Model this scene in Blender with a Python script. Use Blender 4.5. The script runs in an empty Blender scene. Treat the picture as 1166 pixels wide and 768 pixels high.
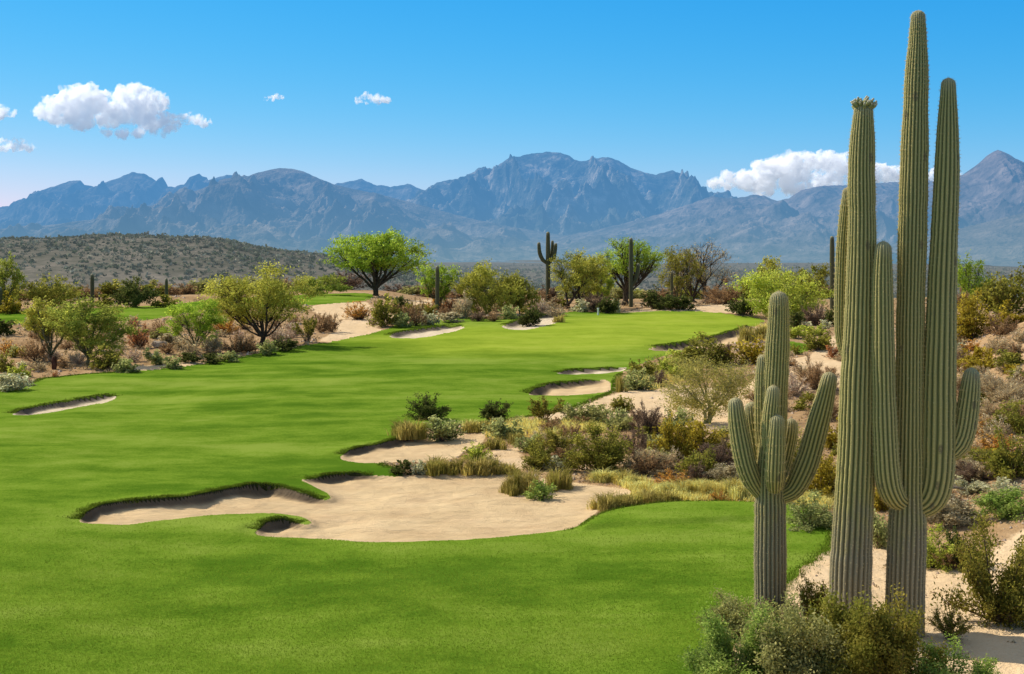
import bpy, math, random
import numpy as np
from mathutils import Vector
S = bpy.context.scene
COL = S.collection
W0, H0 = 1166.0, 768.0
F = 1166 * 50 / 36.0          # focal length in photo pixels (50 mm lens)
CX, HY = 583.0, 290.0         # principal column, horizon row
CAMZ = 6.5

# ------------------------------------------------------------------ noise
def _hash(ix, iy, seed):
    h = (ix * 374761393 + iy * 668265263 + seed * 1442695041) & 0xFFFFFFFF
    h = ((h ^ (h >> 13)) * 1274126177) & 0xFFFFFFFF
    return ((h ^ (h >> 16)) & 0xFFFF) / 65535.0
def vnoise(x, y, seed=0):
    x = np.asarray(x, float); y = np.asarray(y, float)
    ix = np.floor(x).astype(np.int64); iy = np.floor(y).astype(np.int64)
    fx = x - ix; fy = y - iy
    ux = fx*fx*fx*(fx*(fx*6-15)+10); uy = fy*fy*fy*(fy*(fy*6-15)+10)
    def g(i, j, dx, dy):
        a = _hash(i, j, seed) * 2*np.pi
        return np.cos(a)*dx + np.sin(a)*dy
    a = g(ix, iy, fx, fy); b = g(ix+1, iy, fx-1, fy)
    c = g(ix, iy+1, fx, fy-1); d = g(ix+1, iy+1, fx-1, fy-1)
    return (a*(1-ux)+b*ux)*(1-uy) + (c*(1-ux)+d*ux)*uy
def fbm(x, y, seed=0, octv=4, gain=.5):
    s = 0; a = 1.0; f = 1.0
    for o in range(octv):
        s = s + a*vnoise(x*f, y*f, seed+o*17); a *= gain; f *= 2.03
    return s
def ridged(x, y, seed=0, octv=4, gain=.5):
    s = 0; a = 1.0; f = 1.0; w = 1.0
    for o in range(octv):
        n = 1 - np.abs(vnoise(x*f, y*f, seed+o*31))*2.2
        n = np.clip(n, 0, 1)**2
        s = s + a*n*w; w = np.clip(n*1.6, 0, 1); a *= gain; f *= 2.1
    return s
def sstep(a, b, x):
    t = np.clip((x-a)/(b-a), 0, 1); return t*t*(3-2*t)

# ------------------------------------------------------------------ terrain
_ZY = np.array([-60, 0, 40, 60, 80, 100, 120, 140, 155, 175, 400]);
_ZZ = np.array([0, 0, 0, .15, .5, 1.1, 1.7, 2.15, 2.35, 2.45, 2.5])
_YY = np.linspace(-60, 400, 461); _ZS = np.interp(_YY, _ZY, _ZZ)
_k = np.exp(-0.5*(np.arange(-18, 19)/6.0)**2); _k /= _k.sum()
_ZS = np.convolve(np.pad(_ZS, 18, mode='edge'), _k, mode='valid')
_HX = np.array([-700,-500,-330,-288,-224,-160,-105,-60,0,60,140,400])
_HV = np.array([.5,.8,.9,.92,1.0,.93,.72,.48,.27,.12,0,0])
def zbase(X, Y):
    X = np.asarray(X, float); Y = np.asarray(Y, float)
    t = X/np.maximum(Y, 14.0)
    z = np.interp(Y, _YY, _ZS)
    z = z + (.19*fbm(X/13., Y/15., 3, 3)+.035*fbm(X/4., Y/5., 14, 2))*sstep(10, 30, Y) + .25*fbm(X/40., Y/55., 9, 2)*sstep(30, 80, Y)
    # desert bank rising on the right
    z = z + 3.2*sstep(.25, .41, t)*sstep(24, 62, Y)*(1-sstep(74, 125, Y)) + .30*sstep(8, 14, X)*sstep(20, 32, Y)*(1-sstep(60, 90, Y))*(1+1.2*fbm(X/6., Y/6., 21, 3))
    z = z + .35*fbm(X/9., Y/9., 5, 3)*sstep(.05, .2, np.abs(t+.03))*sstep(50, 80, Y)*.6
    z = z - .95*sstep(-.10, -.045, t)*sstep(126, 156, Y)
    Y0 = 158 + 30*np.minimum(0, (t+.12)/.2)
    k = sstep(Y0, Y0+190, Y)
    plain = -22 + 30*sstep(4500, 9000, Y) + 4*fbm(X/500., Y/700., 40, 3)*sstep(400, 900, Y)
    hill = 37*np.interp(X/np.maximum(Y, 1)*800, _HX, _HV)*sstep(330, 800, Y)*(1-sstep(860, 1400, Y))
    hill = hill*(1+.10*fbm(X/60., Y/60., 50, 4))
    return z*(1-k) + (plain+hill)*k

def ray(px, row, ymax=200.0):
    """photo pixel -> (X, Y) on the near terrain (world coordinates); crest if the ray passes over it"""
    tx = (px-CX)/F; tz = (HY-row)/F
    Ys = np.exp(np.linspace(np.log(5.0), np.log(ymax), 1500))
    d = (CAMZ + tz*Ys) - zbase(tx*Ys, Ys)
    i = np.argmax(d <= 0) if (d <= 0).any() else -1
    if i <= 0:
        Yv = Ys[np.argmin(d/Ys)] if (d > 0).all() else Ys[0]
    else:
        a, b = d[i-1], d[i]; u = a/(a-b); Yv = Ys[i-1]*(1-u) + Ys[i]*u
    return tx*Yv, Yv
def poly_w(pts):
    return np.array([ray(p[0], p[1]) for p in pts])
def inside(P, poly):
    """even-odd test; points sorted by y so that every edge touches only the points beside it"""
    o = np.argsort(P[:, 1], kind='stable'); x = P[o, 0]; y = P[o, 1]; r = np.zeros(len(P), bool); n = len(poly)
    for i in range(n):
        x1, y1 = poly[i]; x2, y2 = poly[(i+1) % n]
        if y1 == y2: continue
        a, b = np.searchsorted(y, [min(y1, y2), max(y1, y2)], 'left')
        if b > a: r[a:b] ^= x[a:b] < (x2-x1)*(y[a:b]-y1)/(y2-y1)+x1
    out = np.zeros(len(P), bool); out[o] = r
    return out
def segdist(P, A, B, cap=6.0):
    d = np.full(len(P), cap*cap); o = np.argsort(P[:, 1], kind='stable'); Q = P[o]; y = Q[:, 1]; e = d.copy()
    for a, b in zip(A, B):
        i, j = np.searchsorted(y, [min(a[1], b[1])-cap, max(a[1], b[1])+cap])
        if j <= i: continue
        q = Q[i:j]; ab = b-a; t = np.clip(((q-a)@ab)/max(ab@ab, 1e-12), 0, 1)
        dx = q[:, 0]-(a[0]+t*ab[0]); dy = q[:, 1]-(a[1]+t*ab[1]); e[i:j] = np.minimum(e[i:j], dx*dx+dy*dy)
    d[o] = e
    return np.sqrt(d)
def smooth_poly(poly, lips=None, it=2):
    """Chaikin corner cutting, keeping the per-edge lip flag"""
    P = [np.array(p) for p in poly]; L = list(lips) if lips is not None else [0]*len(P)
    for _ in range(it):
        Q = []; M = []
        n = len(P)
        for i in range(n):
            a, b = P[i], P[(i+1) % n]
            Q.append(.8*a+.2*b); M.append(L[i])
            Q.append(.2*a+.8*b); M.append(L[i] or L[(i+1) % n] if L[i] == L[(i+1) % n] else 0)
        P, L = Q, M
    return np.array(P), np.array(L)

FAIRWAY = [(-400,480),(-60,455),(0,446),(30,438),(48,431),(80,428),(120,425),(150,423),(200,420),(240,412),(290,404),(340,395),(380,390),(420,381),(437,376),(450,371),(480,367),(520,363),(560,361),(600,360),(640,357),(650,355),(700,356),(760,354.5),(800,355),(840,360),(866,363),(872,366),(858,372),(840,380),(800,391),(775,400),(745,409),(718,419),(702,430),(697,448),(680,453),(660,462),(640,468),(600,475),(560,481),(530,483),(480,487),(452,500),(430,530),(455,533),(450,543),(500,580),(560,600),(650,604),(675,590),(700,582),(760,574),(830,573),(900,577),(945,588),(950,610),(945,622),(925,640),(905,655),(893,668),(870,700),(830,740),(790,790),(740,1000),(700,2000),(-1500,2000)]
UPPER = [(-300,357),(0,356),(60,354),(130,350),(180,348),(240,341),(300,338),(360,335),(425,334),(424,342),(390,345),(350,348),(290,350),(240,352),(200,359),(165,365),(130,366),(90,368),(30,369),(0,371),(-300,373)]
PATCH = [(890,388),(925,393),(921,400),(890,405)]
GREEN = [(470,384),(520,376),(580,378),(640,371),(690,364),(760,359),(815,360),(842,366),(815,376),(770,385),(725,391),(660,396),(560,398),(490,394)]
def B(pts, lips, depth):
    L = [1 if any(a <= i < b for a, b in lips) else 0 for i in range(len(pts))]
    return pts, L, depth
BUNKERS = [
 ('main',) + B([(85,595),(100,584),(112,577),(140,573),(180,569),(220,567),(240,562),(265,557),(290,554),(315,555),(332,560),(350,565),(376,569),(372,562),(352,552),(338,546),(370,544),(400,540),(435,541),(455,543),(480,541),(520,540),(570,539),(600,540),(640,548),(680,553),(715,556),(722,562),(705,572),(690,578),(675,589),(655,602),(600,610),(520,616),(450,618.5),(400,617),(345,613),(295,611),(287,606),(303,597),(325,592),(350,597),(354,595),(340,588),(310,584),(260,586),(200,591),(150,598),(110,598)], [(0,12),(15,18),(38,41)], .16),
 ('mid',) + B([(385,520),(400,513),(420,509),(440,505),(455,499),(480,497),(520,491),(545,488),(556,494),(550,506),(530,514),(520,523),(470,527),(430,528),(400,527),(388,524)], [(0,5)], .12),
 ('ra',) + B([(597,450),(612,443),(625,438),(650,436),(690,432),(697,436),(697,446),(670,449),(630,451)], [(0,4)], .17),
 ('rb',) + B([(628,425.5),(650,421.5),(680,420.5),(715,418),(715,421.5),(693,425.5),(655,426.5)], [(0,3)], .10),
 ('rc',) + B([(733,397),(765,393),(790,390),(815,384),(840,377),(858,371),(868,373),(858,383),(838,391),(800,397),(770,400),(745,400)], [(0,5)], .24),
 ('la',) + B([(440,384),(452,379),(480,375),(510,371),(532,371.5),(522,377),(500,381.5),(478,385),(455,386)], [(0,4)], .16),
 ('lb',) + B([(568,372),(585,368),(602,361),(640,357.5),(642,366),(620,372),(600,376),(580,376)], [(0,3)], .15),
 ('lc',) + B([(8,473),(30,466),(60,461),(90,454.5),(125,450.5),(136,452),(125,458),(80,466),(40,473)], [(0,5)], .11),
]
SAND = [[(352,349),(385,345),(418,344),(425,352),(405,358),(398,364),(425,372),(438,377),(420,381),(380,390),(362,389),(385,377),(378,365),(358,356)],
 [(465,342),(495,341),(492,347),(468,348)], [(130,424),(155,417),(200,412),(245,411),(235,415),(200,420),(150,424)],
 [(600,478),(640,469),(680,455),(720,444),(765,438),(800,442),(850,440),(862,425),(905,408),(940,392),(955,378),(968,380),(968,440),(900,450),(880,470),(850,490),(790,490),(760,475),(720,475),(680,475),(640,478)],
 [(700,357),(735,351),(770,352),(800,349),(840,346),(845,358),(790,355)],
 [(830,745),(905,655),(950,620),(1000,622),(1060,652),(1110,642),(1166,602),(1300,590),(1400,1000),(700,1000)],
 [(540,530),(560,512),(590,510),(600,530),(590,537),(545,535)], [(855,405),(870,392),(900,380),(895,395),(890,408),(862,420)],[(380,365),(440,352),(455,360),(420,378)]]
DRY = [[(677,540),(720,546),(752,552),(800,549),(870,545),(960,560),(945,582),(860,573),(760,573),(690,578),(722,562)],
 [(640,478),(690,480),(690,494),(640,492)], [(525,486),(600,478),(640,482),(640,505),(560,500),(530,494)], [(720,430),(790,405),(800,425),(740,445)], [(835,372),(880,370),(880,388),(838,390)]]
FWp, _ = smooth_poly(poly_w(FAIRWAY)); UPp, _ = smooth_poly(poly_w(UPPER)); PAp, _ = smooth_poly(poly_w(PATCH)); GRp, _ = smooth_poly(poly_w(GREEN), it=3)
BK = []
for nm, pts, L, D in BUNKERS:
    P, LL = smooth_poly(poly_w(pts), L)
    n = len(P); edges = [(P[i], P[(i+1) % n], LL[i]) for i in range(n)]
    # break the lips' outline up a little
    BK.append(dict(name=nm, P=P, A=P, B=np.roll(P, -1, 0), lip=LL.astype(bool), D=D,
                   lo=P.min(0)-4, hi=P.max(0)+4))
RAISE, _ = smooth_poly(poly_w([(655,606),(700,600),(760,598),(860,592),(948,596),(946,588),(900,577),(830,573),(760,574),(700,582),(675,590)]))

def bunker_fields(P):
    """for points: index of bunker they lie in (-1 none), signed edge distance inside, height offset, painted lip-shade mask"""
    N = len(P); idx = np.full(N, -1); dz = np.zeros(N); wall_shade = np.zeros(N); dedge = np.full(N, 9.0)
    rough = .10*fbm(P[:, 0]/.9, P[:, 1]/1.3, 77, 3)
    dvar = 1+.75*fbm(P[:, 0]/1.3, P[:, 1]/1.6, 79, 3)
    for k, b in enumerate(BK):
        m = (P[:, 0] > b['lo'][0]) & (P[:, 0] < b['hi'][0]) & (P[:, 1] > b['lo'][1]) & (P[:, 1] < b['hi'][1])
        if not m.any(): continue
        Q = P[m]; ins = inside(Q, b['P'])
        df = segdist(Q, b['A'][b['lip']], b['B'][b['lip']]); dn = segdist(Q, b['A'][~b['lip']], b['B'][~b['lip']])
        d = np.minimum(df, dn); sd = np.where(ins, d, -d)
        lipw = dn/(dn+df+1e-6)
        r = rough[m]*np.clip(lipw*1.5-.3, 0, 1)
        s = sd + r
        ys = np.maximum(1, Q[:, 1]/42.)**1.6
        depth = b['D']*dvar[m]*np.clip(lipw*1.15, 0, 1)*sstep(-.03, .24, s/ys)*(1-.25*sstep(.3, 2.5, df)) + .05*sstep(0, .5, s)
        mound = b['D']*.45*dvar[m]*np.exp(-np.maximum(-sd, 0)/.9)*sstep(1.6, .2, df)*sstep(.1, .6, dn)
        mound = mound*(1-sstep(.0, .14, s/ys))
        dz[m] += mound - depth
        sandin = s > .035
        ii = idx[m]; ii[sandin] = k; idx[m] = ii
        wl = sstep(-.05, .02, s)*(1-sstep(.12, .30, s/ys**.8))*np.clip(lipw*2.4-.5, 0, 1); wall_shade[m] = np.maximum(wall_shade[m], wl)
        dedge[m] = np.minimum(dedge[m], np.abs(sd))
    m = (P[:, 1] > 28) & (P[:, 1] < 45) & (P[:, 0] > 0) & (P[:, 0] < 12)
    if m.any():
        Q = P[m]; ins = inside(Q, RAISE); d = segdist(Q, RAISE, np.roll(RAISE, -1, 0))
        dz[m] += .10*sstep(-.15, .25, np.where(ins, d, -d))
    return idx, dedge, dz, wall_shade
def ground_z(X, Y):
    P = np.stack([np.atleast_1d(X), np.atleast_1d(Y)], 1).astype(float)
    _, _, dz, _ = bunker_fields(P)
    z = zbase(P[:, 0], P[:, 1]) + dz
    return z if np.ndim(X) else float(z[0])

# ------------------------------------------------------------------ mesh helpers
def mk_mesh(name, V, quads=None, tris=None, mats=(), smooth=True, attrs=None, mat_idx=None):
    me = bpy.data.meshes.new(name)
    nq = 0 if quads is None else len(quads); nt = 0 if tris is None else len(tris)
    loops = np.concatenate([np.asarray(quads, np.int32).ravel() if nq else np.zeros(0, np.int32),
                            np.asarray(tris, np.int32).ravel() if nt else np.zeros(0, np.int32)]).astype(np.int32)
    starts = np.concatenate([np.arange(nq)*4, nq*4+np.arange(nt)*3]).astype(np.int32)
    me.vertices.add(len(V)); me.vertices.foreach_set('co', np.asarray(V, np.float32).ravel())
    me.loops.add(len(loops)); me.loops.foreach_set('vertex_index', loops)
    me.polygons.add(nq+nt); me.polygons.foreach_set('loop_start', starts)
    try:
        me.polygons.foreach_set('loop_total', np.concatenate([np.full(nq, 4), np.full(nt, 3)]).astype(np.int32))
    except Exception: pass
    me.polygons.foreach_set('use_smooth', np.full(nq+nt, bool(smooth)))
    for m in mats: me.materials.append(m)
    if mat_idx is not None: me.polygons.foreach_set('material_index', np.asarray(mat_idx, np.int32))
    for k, v in (attrs or {}).items():
        v = np.asarray(v, np.float32)
        if v.ndim == 1:
            a = me.attributes.new(k, 'FLOAT', 'POINT'); a.data.foreach_set('value', v)
        else:
            a = me.attributes.new(k, 'FLOAT_COLOR', 'POINT'); a.data.foreach_set('color', v.ravel())
    me.update(calc_edges=True); me.validate()
    return me
def link(name, me, parent=None, loc=None, label=None, cat=None, group=None, kind=None):
    o = bpy.data.objects.new(name, me); COL.objects.link(o)
    if parent is not None: o.parent = parent
    if loc is not None: o.location = loc
    if label: o['label'] = label
    if cat: o['category'] = cat
    if group: o['group'] = group
    if kind: o['kind'] = kind
    return o
class Geo:
    """collects vertices, quads and triangles with a tint per vertex and a material index per face"""
    def __init__(s): s.V = []; s.Q = []; s.T = []; s.C = []; s.mq = []; s.mt = []; s.n = 0
    def add(s, V, Q=None, T=None, C=None, m=0):
        V = np.asarray(V, float); s.V.append(V)
        if C is None: C = np.tile([1., 0, 0, 1], (len(V), 1))
        s.C.append(C)
        if Q is not None and len(Q): s.Q.append(np.asarray(Q)+s.n); s.mq.append(np.full(len(Q), m))
        if T is not None and len(T): s.T.append(np.asarray(T)+s.n); s.mt.append(np.full(len(T), m))
        s.n += len(V)
    def mesh(s, name, mats, smooth=True):
        Q = np.concatenate(s.Q) if s.Q else None; T = np.concatenate(s.T) if s.T else None
        mi = np.concatenate((s.mq or [np.zeros(0)]) + (s.mt or [np.zeros(0)]))
        return mk_mesh(name, np.concatenate(s.V), Q, T, mats, smooth, {'tint': np.concatenate(s.C)}, mi)
def tube(geo, pts, rad, k=5, tint=(1, 0), m=0):
    pts = np.asarray(pts, float); n = len(pts); rad = np.broadcast_to(rad, (n,))
    T = np.gradient(pts, axis=0); T /= np.linalg.norm(T, axis=1)[:, None]+1e-9
    ref = np.array([0, 0, 1.]) if abs(T[0][2]) < .9 else np.array([1., 0, 0])
    U = np.cross(T, ref); U /= np.linalg.norm(U, axis=1)[:, None]+1e-9; Wv = np.cross(T, U)
    a = np.arange(k)*2*np.pi/k
    V = pts[:, None]+rad[:, None, None]*(np.cos(a)[None, :, None]*U[:, None]+np.sin(a)[None, :, None]*Wv[:, None])
    i = np.arange(n-1)[:, None]*k; j = np.arange(k)[None]; j2 = (j+1) % k
    Q = np.stack([i+j, i+j2, i+k+j2, i+k+j], -1).reshape(-1, 4)
    V = V.reshape(-1, 3); C = np.tile([tint[0], tint[1], 0, 1.], (len(V), 1))
    geo.add(V, Q, None, C, m)
def unit(v): return v/(np.linalg.norm(v, axis=-1, keepdims=True)+1e-9)
def leaves(geo, P, A, L, Wd, tint, rng, m=0, Bv=None):
    """diamond leaves at P with long axis A"""
    n = len(P); A = unit(A)
    if Bv is None: Bv = np.cross(A, unit(rng.normal(size=(n, 3))))
    Bv = unit(Bv); L = np.broadcast_to(L, (n,))[:, None]; Wd = np.broadcast_to(Wd, (n,))[:, None]
    V = np.stack([P-A*L*.5, P+Bv*Wd*.5, P+A*L*.5, P-Bv*Wd*.5], 1).reshape(-1, 3)
    C = np.zeros((n, 4, 4)); C[:, :, 0] = tint[0][:, None]; C[:, :, 1] = tint[1][:, None]; C[:, :, 3] = 1
    geo.add(V, np.arange(n*4).reshape(n, 4), None, C.reshape(-1, 4), m)
def blades(geo, P, D, H, Wd, tint, rng, droop=.5, m=0):
    """two-segment grass blades from P leaning along horizontal D"""
    n = len(P); H = np.broadcast_to(H, (n,)); Wd = np.broadcast_to(Wd, (n,))[:, None]
    side = np.stack([-D[:, 1], D[:, 0], np.zeros(n)], 1); side = unit(side+rng.normal(size=(n, 3))*.3)
    D3 = np.concatenate([D, np.zeros((n, 1))], 1); up = np.array([0, 0, 1.])
    mid = P+D3*(H*.25)[:, None]+up*(H*.6)[:, None]
    tip = P+D3*(H*(.45+.4*droop))[:, None]+up*(H*(1-.35*droop))[:, None]
    V = np.stack([P-side*Wd, P+side*Wd, mid+side*Wd*.7, mid-side*Wd*.7, tip], 1).reshape(-1, 3)
    b = np.arange(n)[:, None]*5
    C = np.zeros((n, 5, 4)); C[:, :, 0] = tint[0][:, None]; C[:, :, 1] = tint[1][:, None]; C[:, :, 3] = 1
    geo.add(V, b+np.array([[0, 1, 2, 3]]), b+np.array([[3, 2, 4]]), C.reshape(-1, 4), m)

# ------------------------------------------------------------------ materials
class NT:
    def __init__(s, name):
        s.m = bpy.data.materials.new(name); s.m.use_nodes = True; s.t = s.m.node_tree; s.t.nodes.clear()
    def n(s, typ, **kw):
        x = s.t.nodes.new(typ)
        for k, v in kw.items():
            if k.startswith('i_'):
                key = k[2:]; x.inputs[int(key) if key.isdigit() else key.replace('_', ' ')].default_value = v
            else: setattr(x, k, v)
        return x
    def l(s, a, b): s.t.links.new(a, b)
    def noise(s, vec, scale, detail=4, rough=.55, vscale=None):
        if vscale is not None:
            mp = s.n('ShaderNodeMapping'); mp.inputs['Scale'].default_value = vscale; s.l(vec, mp.inputs[0]); vec = mp.outputs[0]
        x = s.n('ShaderNodeTexNoise'); x.inputs['Scale'].default_value = scale; x.inputs['Detail'].default_value = detail
        x.inputs['Roughness'].default_value = rough; s.l(vec, x.inputs['Vector']); return x.outputs['Fac']
    def ramp(s, fac, stops):
        r = s.n('ShaderNodeValToRGB'); e = r.color_ramp.elements
        while len(e) > 1: e.remove(e[-1])
        for i, (p, c) in enumerate(stops):
            q = e[0] if i == 0 else e.new(p); q.position = p; q.color = (*c, 1) if len(c) == 3 else c
        s.l(fac, r.inputs[0]); return r.outputs[0]
    def mix(s, fac, a, b, mode='MIX'):
        x = s.n('ShaderNodeMix', data_type='RGBA', blend_type=mode)
        for inp, v in ((x.inputs[0], fac), (x.inputs[6], a), (x.inputs[7], b)):
            if hasattr(v, 'is_output'): s.l(v, inp)
            else: inp.default_value = v if not isinstance(v, tuple) else ((*v, 1) if len(v) == 3 else v)
        return x.outputs[2]
    def math(s, op, a, b=None, clamp=False):
        x = s.n('ShaderNodeMath', operation=op, use_clamp=clamp)
        for inp, v in ((x.inputs[0], a), (x.inputs[1], b)):
            if v is None: continue
            if hasattr(v, 'is_output'): s.l(v, inp)
            else: inp.default_value = v
        return x.outputs[0]
    def attr(s, name):
        return s.n('ShaderNodeAttribute', attribute_name=name)
    def pos(s): return s.n('ShaderNodeNewGeometry').outputs['Position']
    def out(s, sh, vol=False):
        o = s.n('ShaderNodeOutputMaterial'); s.l(sh, o.inputs['Volume' if vol else 'Surface']); return s.m
    def bump(s, h, dist, strength=1.0):
        b = s.n('ShaderNodeBump'); b.inputs['Distance'].default_value = dist; b.inputs['Strength'].default_value = strength
        s.l(h, b.inputs['Height']); return b.outputs[0]
    def diff(s, col, nrm=None, rough=0.0):
        d = s.n('ShaderNodeBsdfDiffuse'); d.inputs['Roughness'].default_value = rough
        if hasattr(col, 'is_output'): s.l(col, d.inputs[0])
        else: d.inputs[0].default_value = (*col, 1)
        if nrm is not None: s.l(nrm, d.inputs['Normal'])
        return d.outputs[0]
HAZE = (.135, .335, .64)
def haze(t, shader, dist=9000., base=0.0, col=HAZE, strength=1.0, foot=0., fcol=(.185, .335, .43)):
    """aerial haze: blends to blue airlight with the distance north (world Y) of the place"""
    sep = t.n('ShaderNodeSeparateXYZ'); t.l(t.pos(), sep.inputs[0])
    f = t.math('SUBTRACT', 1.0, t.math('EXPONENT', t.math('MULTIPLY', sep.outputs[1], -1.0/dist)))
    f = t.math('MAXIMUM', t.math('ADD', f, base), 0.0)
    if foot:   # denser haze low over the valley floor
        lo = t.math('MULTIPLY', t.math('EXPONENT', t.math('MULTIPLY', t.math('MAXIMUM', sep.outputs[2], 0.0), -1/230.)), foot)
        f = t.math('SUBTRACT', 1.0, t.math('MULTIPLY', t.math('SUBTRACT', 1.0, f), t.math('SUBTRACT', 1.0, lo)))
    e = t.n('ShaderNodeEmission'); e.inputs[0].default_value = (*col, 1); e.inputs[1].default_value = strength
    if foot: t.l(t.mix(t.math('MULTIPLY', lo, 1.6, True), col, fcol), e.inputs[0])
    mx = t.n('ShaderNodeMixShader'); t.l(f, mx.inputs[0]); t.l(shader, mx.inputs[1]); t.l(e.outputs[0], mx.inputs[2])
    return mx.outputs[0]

def mat_turf(name, dark, light, dry):
    t = NT(name); p = t.pos()
    big = t.noise(p, .13, 5, .62, (.6, 1.5, 1)); mid = t.noise(p, .75, 6, .72, (.7, .8, 1)); fine = t.noise(p, 14, 3, .7); vf = t.noise(p, 55, 2, .7)
    f = t.math('ADD', t.math('MULTIPLY', big, .52), t.math('ADD', t.math('MULTIPLY', mid, .33), t.math('ADD', t.math('MULTIPLY', fine, .20), t.math('MULTIPLY', vf, .20))))
    c = t.ramp(f, [(.545, dark), (.63, light), (.715, dry)])
    c = t.mix(t.attr('lite').outputs['Fac'], c, t.ramp(f, [(.52, (.20, .285, .022)), (.63, (.30, .38, .036)), (.74, (.37, .43, .06))]))
    st = t.n('ShaderNodeTexWave'); st.inputs['Scale'].default_value = .085; st.inputs['Distortion'].default_value = 5.0; st.inputs['Detail'].default_value = 2
    mp = t.n('ShaderNodeMapping'); mp.inputs['Rotation'].default_value = (0, 0, 1.2); t.l(p, mp.inputs[0]); t.l(mp.outputs[0], st.inputs[0])
    c = t.mix(.10, c, t.mix(st.outputs['Fac'], (.07, .13, .005), (.22, .32, .03)))
    c = t.mix(t.math('MULTIPLY', t.attr('wall_shade').outputs['Fac'], .95), c, t.mix(t.noise(p, 6, 3, .7), (.010, .012, .004), (.045, .036, .022)))  # lip face: dark soil, with the lip's shade painted into the colour
    n = t.bump(t.math('ADD', fine, vf), .03, .45)
    d = t.diff(c, n)
    return t.out(d)
def mat_sand(name, a, b):
    t = NT(name); p = t.pos()
    big = t.noise(p, .35, 4, .6); mid = t.noise(p, 2.2, 5, .65, (.5, 1.3, 1)); fine = t.noise(p, 30, 3, .7)
    f = t.math('ADD', t.math('MULTIPLY', big, .5), t.math('ADD', t.math('MULTIPLY', mid, .4), t.math('MULTIPLY', fine, .2)))
    c = t.ramp(f, [(.42, a), (.68, b)])
    c = t.mix(t.ramp(t.noise(p, .9, 4, .6, (1, .7, 1)), [(.45, (0, 0, 0)), (.7, (.55, .55, .55))]), c, t.mix(1.0, c, (.86, .80, .80), 'MULTIPLY'))
    w = t.n('ShaderNodeTexWave'); w.inputs['Scale'].default_value = 2.2; w.inputs['Distortion'].default_value = 6; w.inputs['Detail'].default_value = 3; w.bands_direction = 'Y'
    t.l(p, w.inputs[0])
    n = t.bump(t.math('ADD', t.math('MULTIPLY', w.outputs['Fac'], .25), t.math('ADD', fine, t.math('MULTIPLY', mid, 2.5))), .07, .7)
    c = t.mix(t.math('MULTIPLY', t.attr('wall_shade').outputs['Fac'], .88), c, t.mix(t.noise(p, 5, 4, .7), (.030, .026, .022), (.095, .075, .058)))  # shade under the lip, painted dark into the sand colour
    return t.out(t.diff(c, n))
def mat_ground():
    t = NT('desert_soil'); p = t.pos()
    big = t.noise(p, .18, 5, .65); mid = t.noise(p, 1.6, 5, .7); fine = t.noise(p, 16, 3, .75)
    f = t.math('ADD', t.math('MULTIPLY', big, .45), t.math('ADD', t.math('MULTIPLY', mid, .35), t.math('MULTIPLY', fine, .25)))
    near = t.ramp(f, [(.33, (.19, .11, .048)), (.45, (.35, .215, .10)), (.58, (.48, .315, .165)), (.75, (.62, .46, .27))])
    sand = t.ramp(f, [(.30, (.54, .36, .19)), (.50, (.74, .53, .30)), (.75, (.84, .64, .40))])
    dryc = t.ramp(f, [(.32, (.28, .17, .035)), (.5, (.48, .31, .07)), (.72, (.62, .46, .15))])
    sm = t.math('ADD', t.attr('sand').outputs['Fac'], t.math('MULTIPLY', t.math('SUBTRACT', mid, .5), .8))
    sm = t.ramp(sm, [(.38, (0, 0, 0)), (.62, (1, 1, 1))])
    c = t.mix(sm, near, sand)
    dm = t.ramp(t.math('ADD', t.attr('dry').outputs['Fac'], t.math('MULTIPLY', t.math('SUBTRACT', mid, .5), .9)), [(.4, (0, 0, 0)), (.7, (1, 1, 1))])
    c = t.mix(dm, c, dryc)
    # far desert floor: grey tan with scrub mottling
    fn = t.noise(p, .02, 6, .7); fm = t.noise(p, .12, 4, .7)
    far = t.ramp(t.math('ADD', t.math('MULTIPLY', fn, .5), t.math('MULTIPLY', fm, .5)), [(.36, (.08, .08, .05)), (.5, (.15, .135, .10)), (.64, (.26, .22, .17))])
    sep = t.n('ShaderNodeSeparateXYZ'); t.l(p, sep.inputs[0])
    fy = t.n('ShaderNodeMapRange'); fy.inputs[1].default_value = 170; fy.inputs[2].default_value = 260; t.l(sep.outputs[1], fy.inputs[0])
    c = t.mix(fy.outputs[0], c, far)
    n = t.bump(t.math('ADD', mid, t.math('MULTIPLY', fine, .6)), .08, .8)
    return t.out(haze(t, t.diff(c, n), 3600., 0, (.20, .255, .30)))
def mat_leaf(name, a, b, trans=.35, hz=False):
    t = NT(name); at = t.attr('tint'); sep = t.n('ShaderNodeSeparateColor'); t.l(at.outputs['Color'], sep.inputs[0])
    c = t.mix(sep.outputs[1], a, b)
    v = t.n('ShaderNodeCombineColor')
    for i in range(3): t.l(sep.outputs[0], v.inputs[i])
    c = t.mix(1.0, c, v.outputs[0], 'MULTIPLY')
    d = t.diff(c); tr = t.n('ShaderNodeBsdfTranslucent'); t.l(c, tr.inputs[0])
    mx = t.n('ShaderNodeMixShader'); mx.inputs[0].default_value = trans; t.l(d, mx.inputs[1]); t.l(tr.outputs[0], mx.inputs[2])
    sh = mx.outputs[0]
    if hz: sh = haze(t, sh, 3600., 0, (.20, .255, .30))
    return t.out(sh)
def mat_bark(name, a, b):
    t = NT(name); p = t.n('ShaderNodeTexCoord').outputs['Object']
    f = t.noise(p, 9, 4, .65, (1, 1, .35)); c = t.ramp(f, [(.35, a), (.65, b)])
    return t.out(t.diff(c, t.bump(f, .03)))
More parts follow.
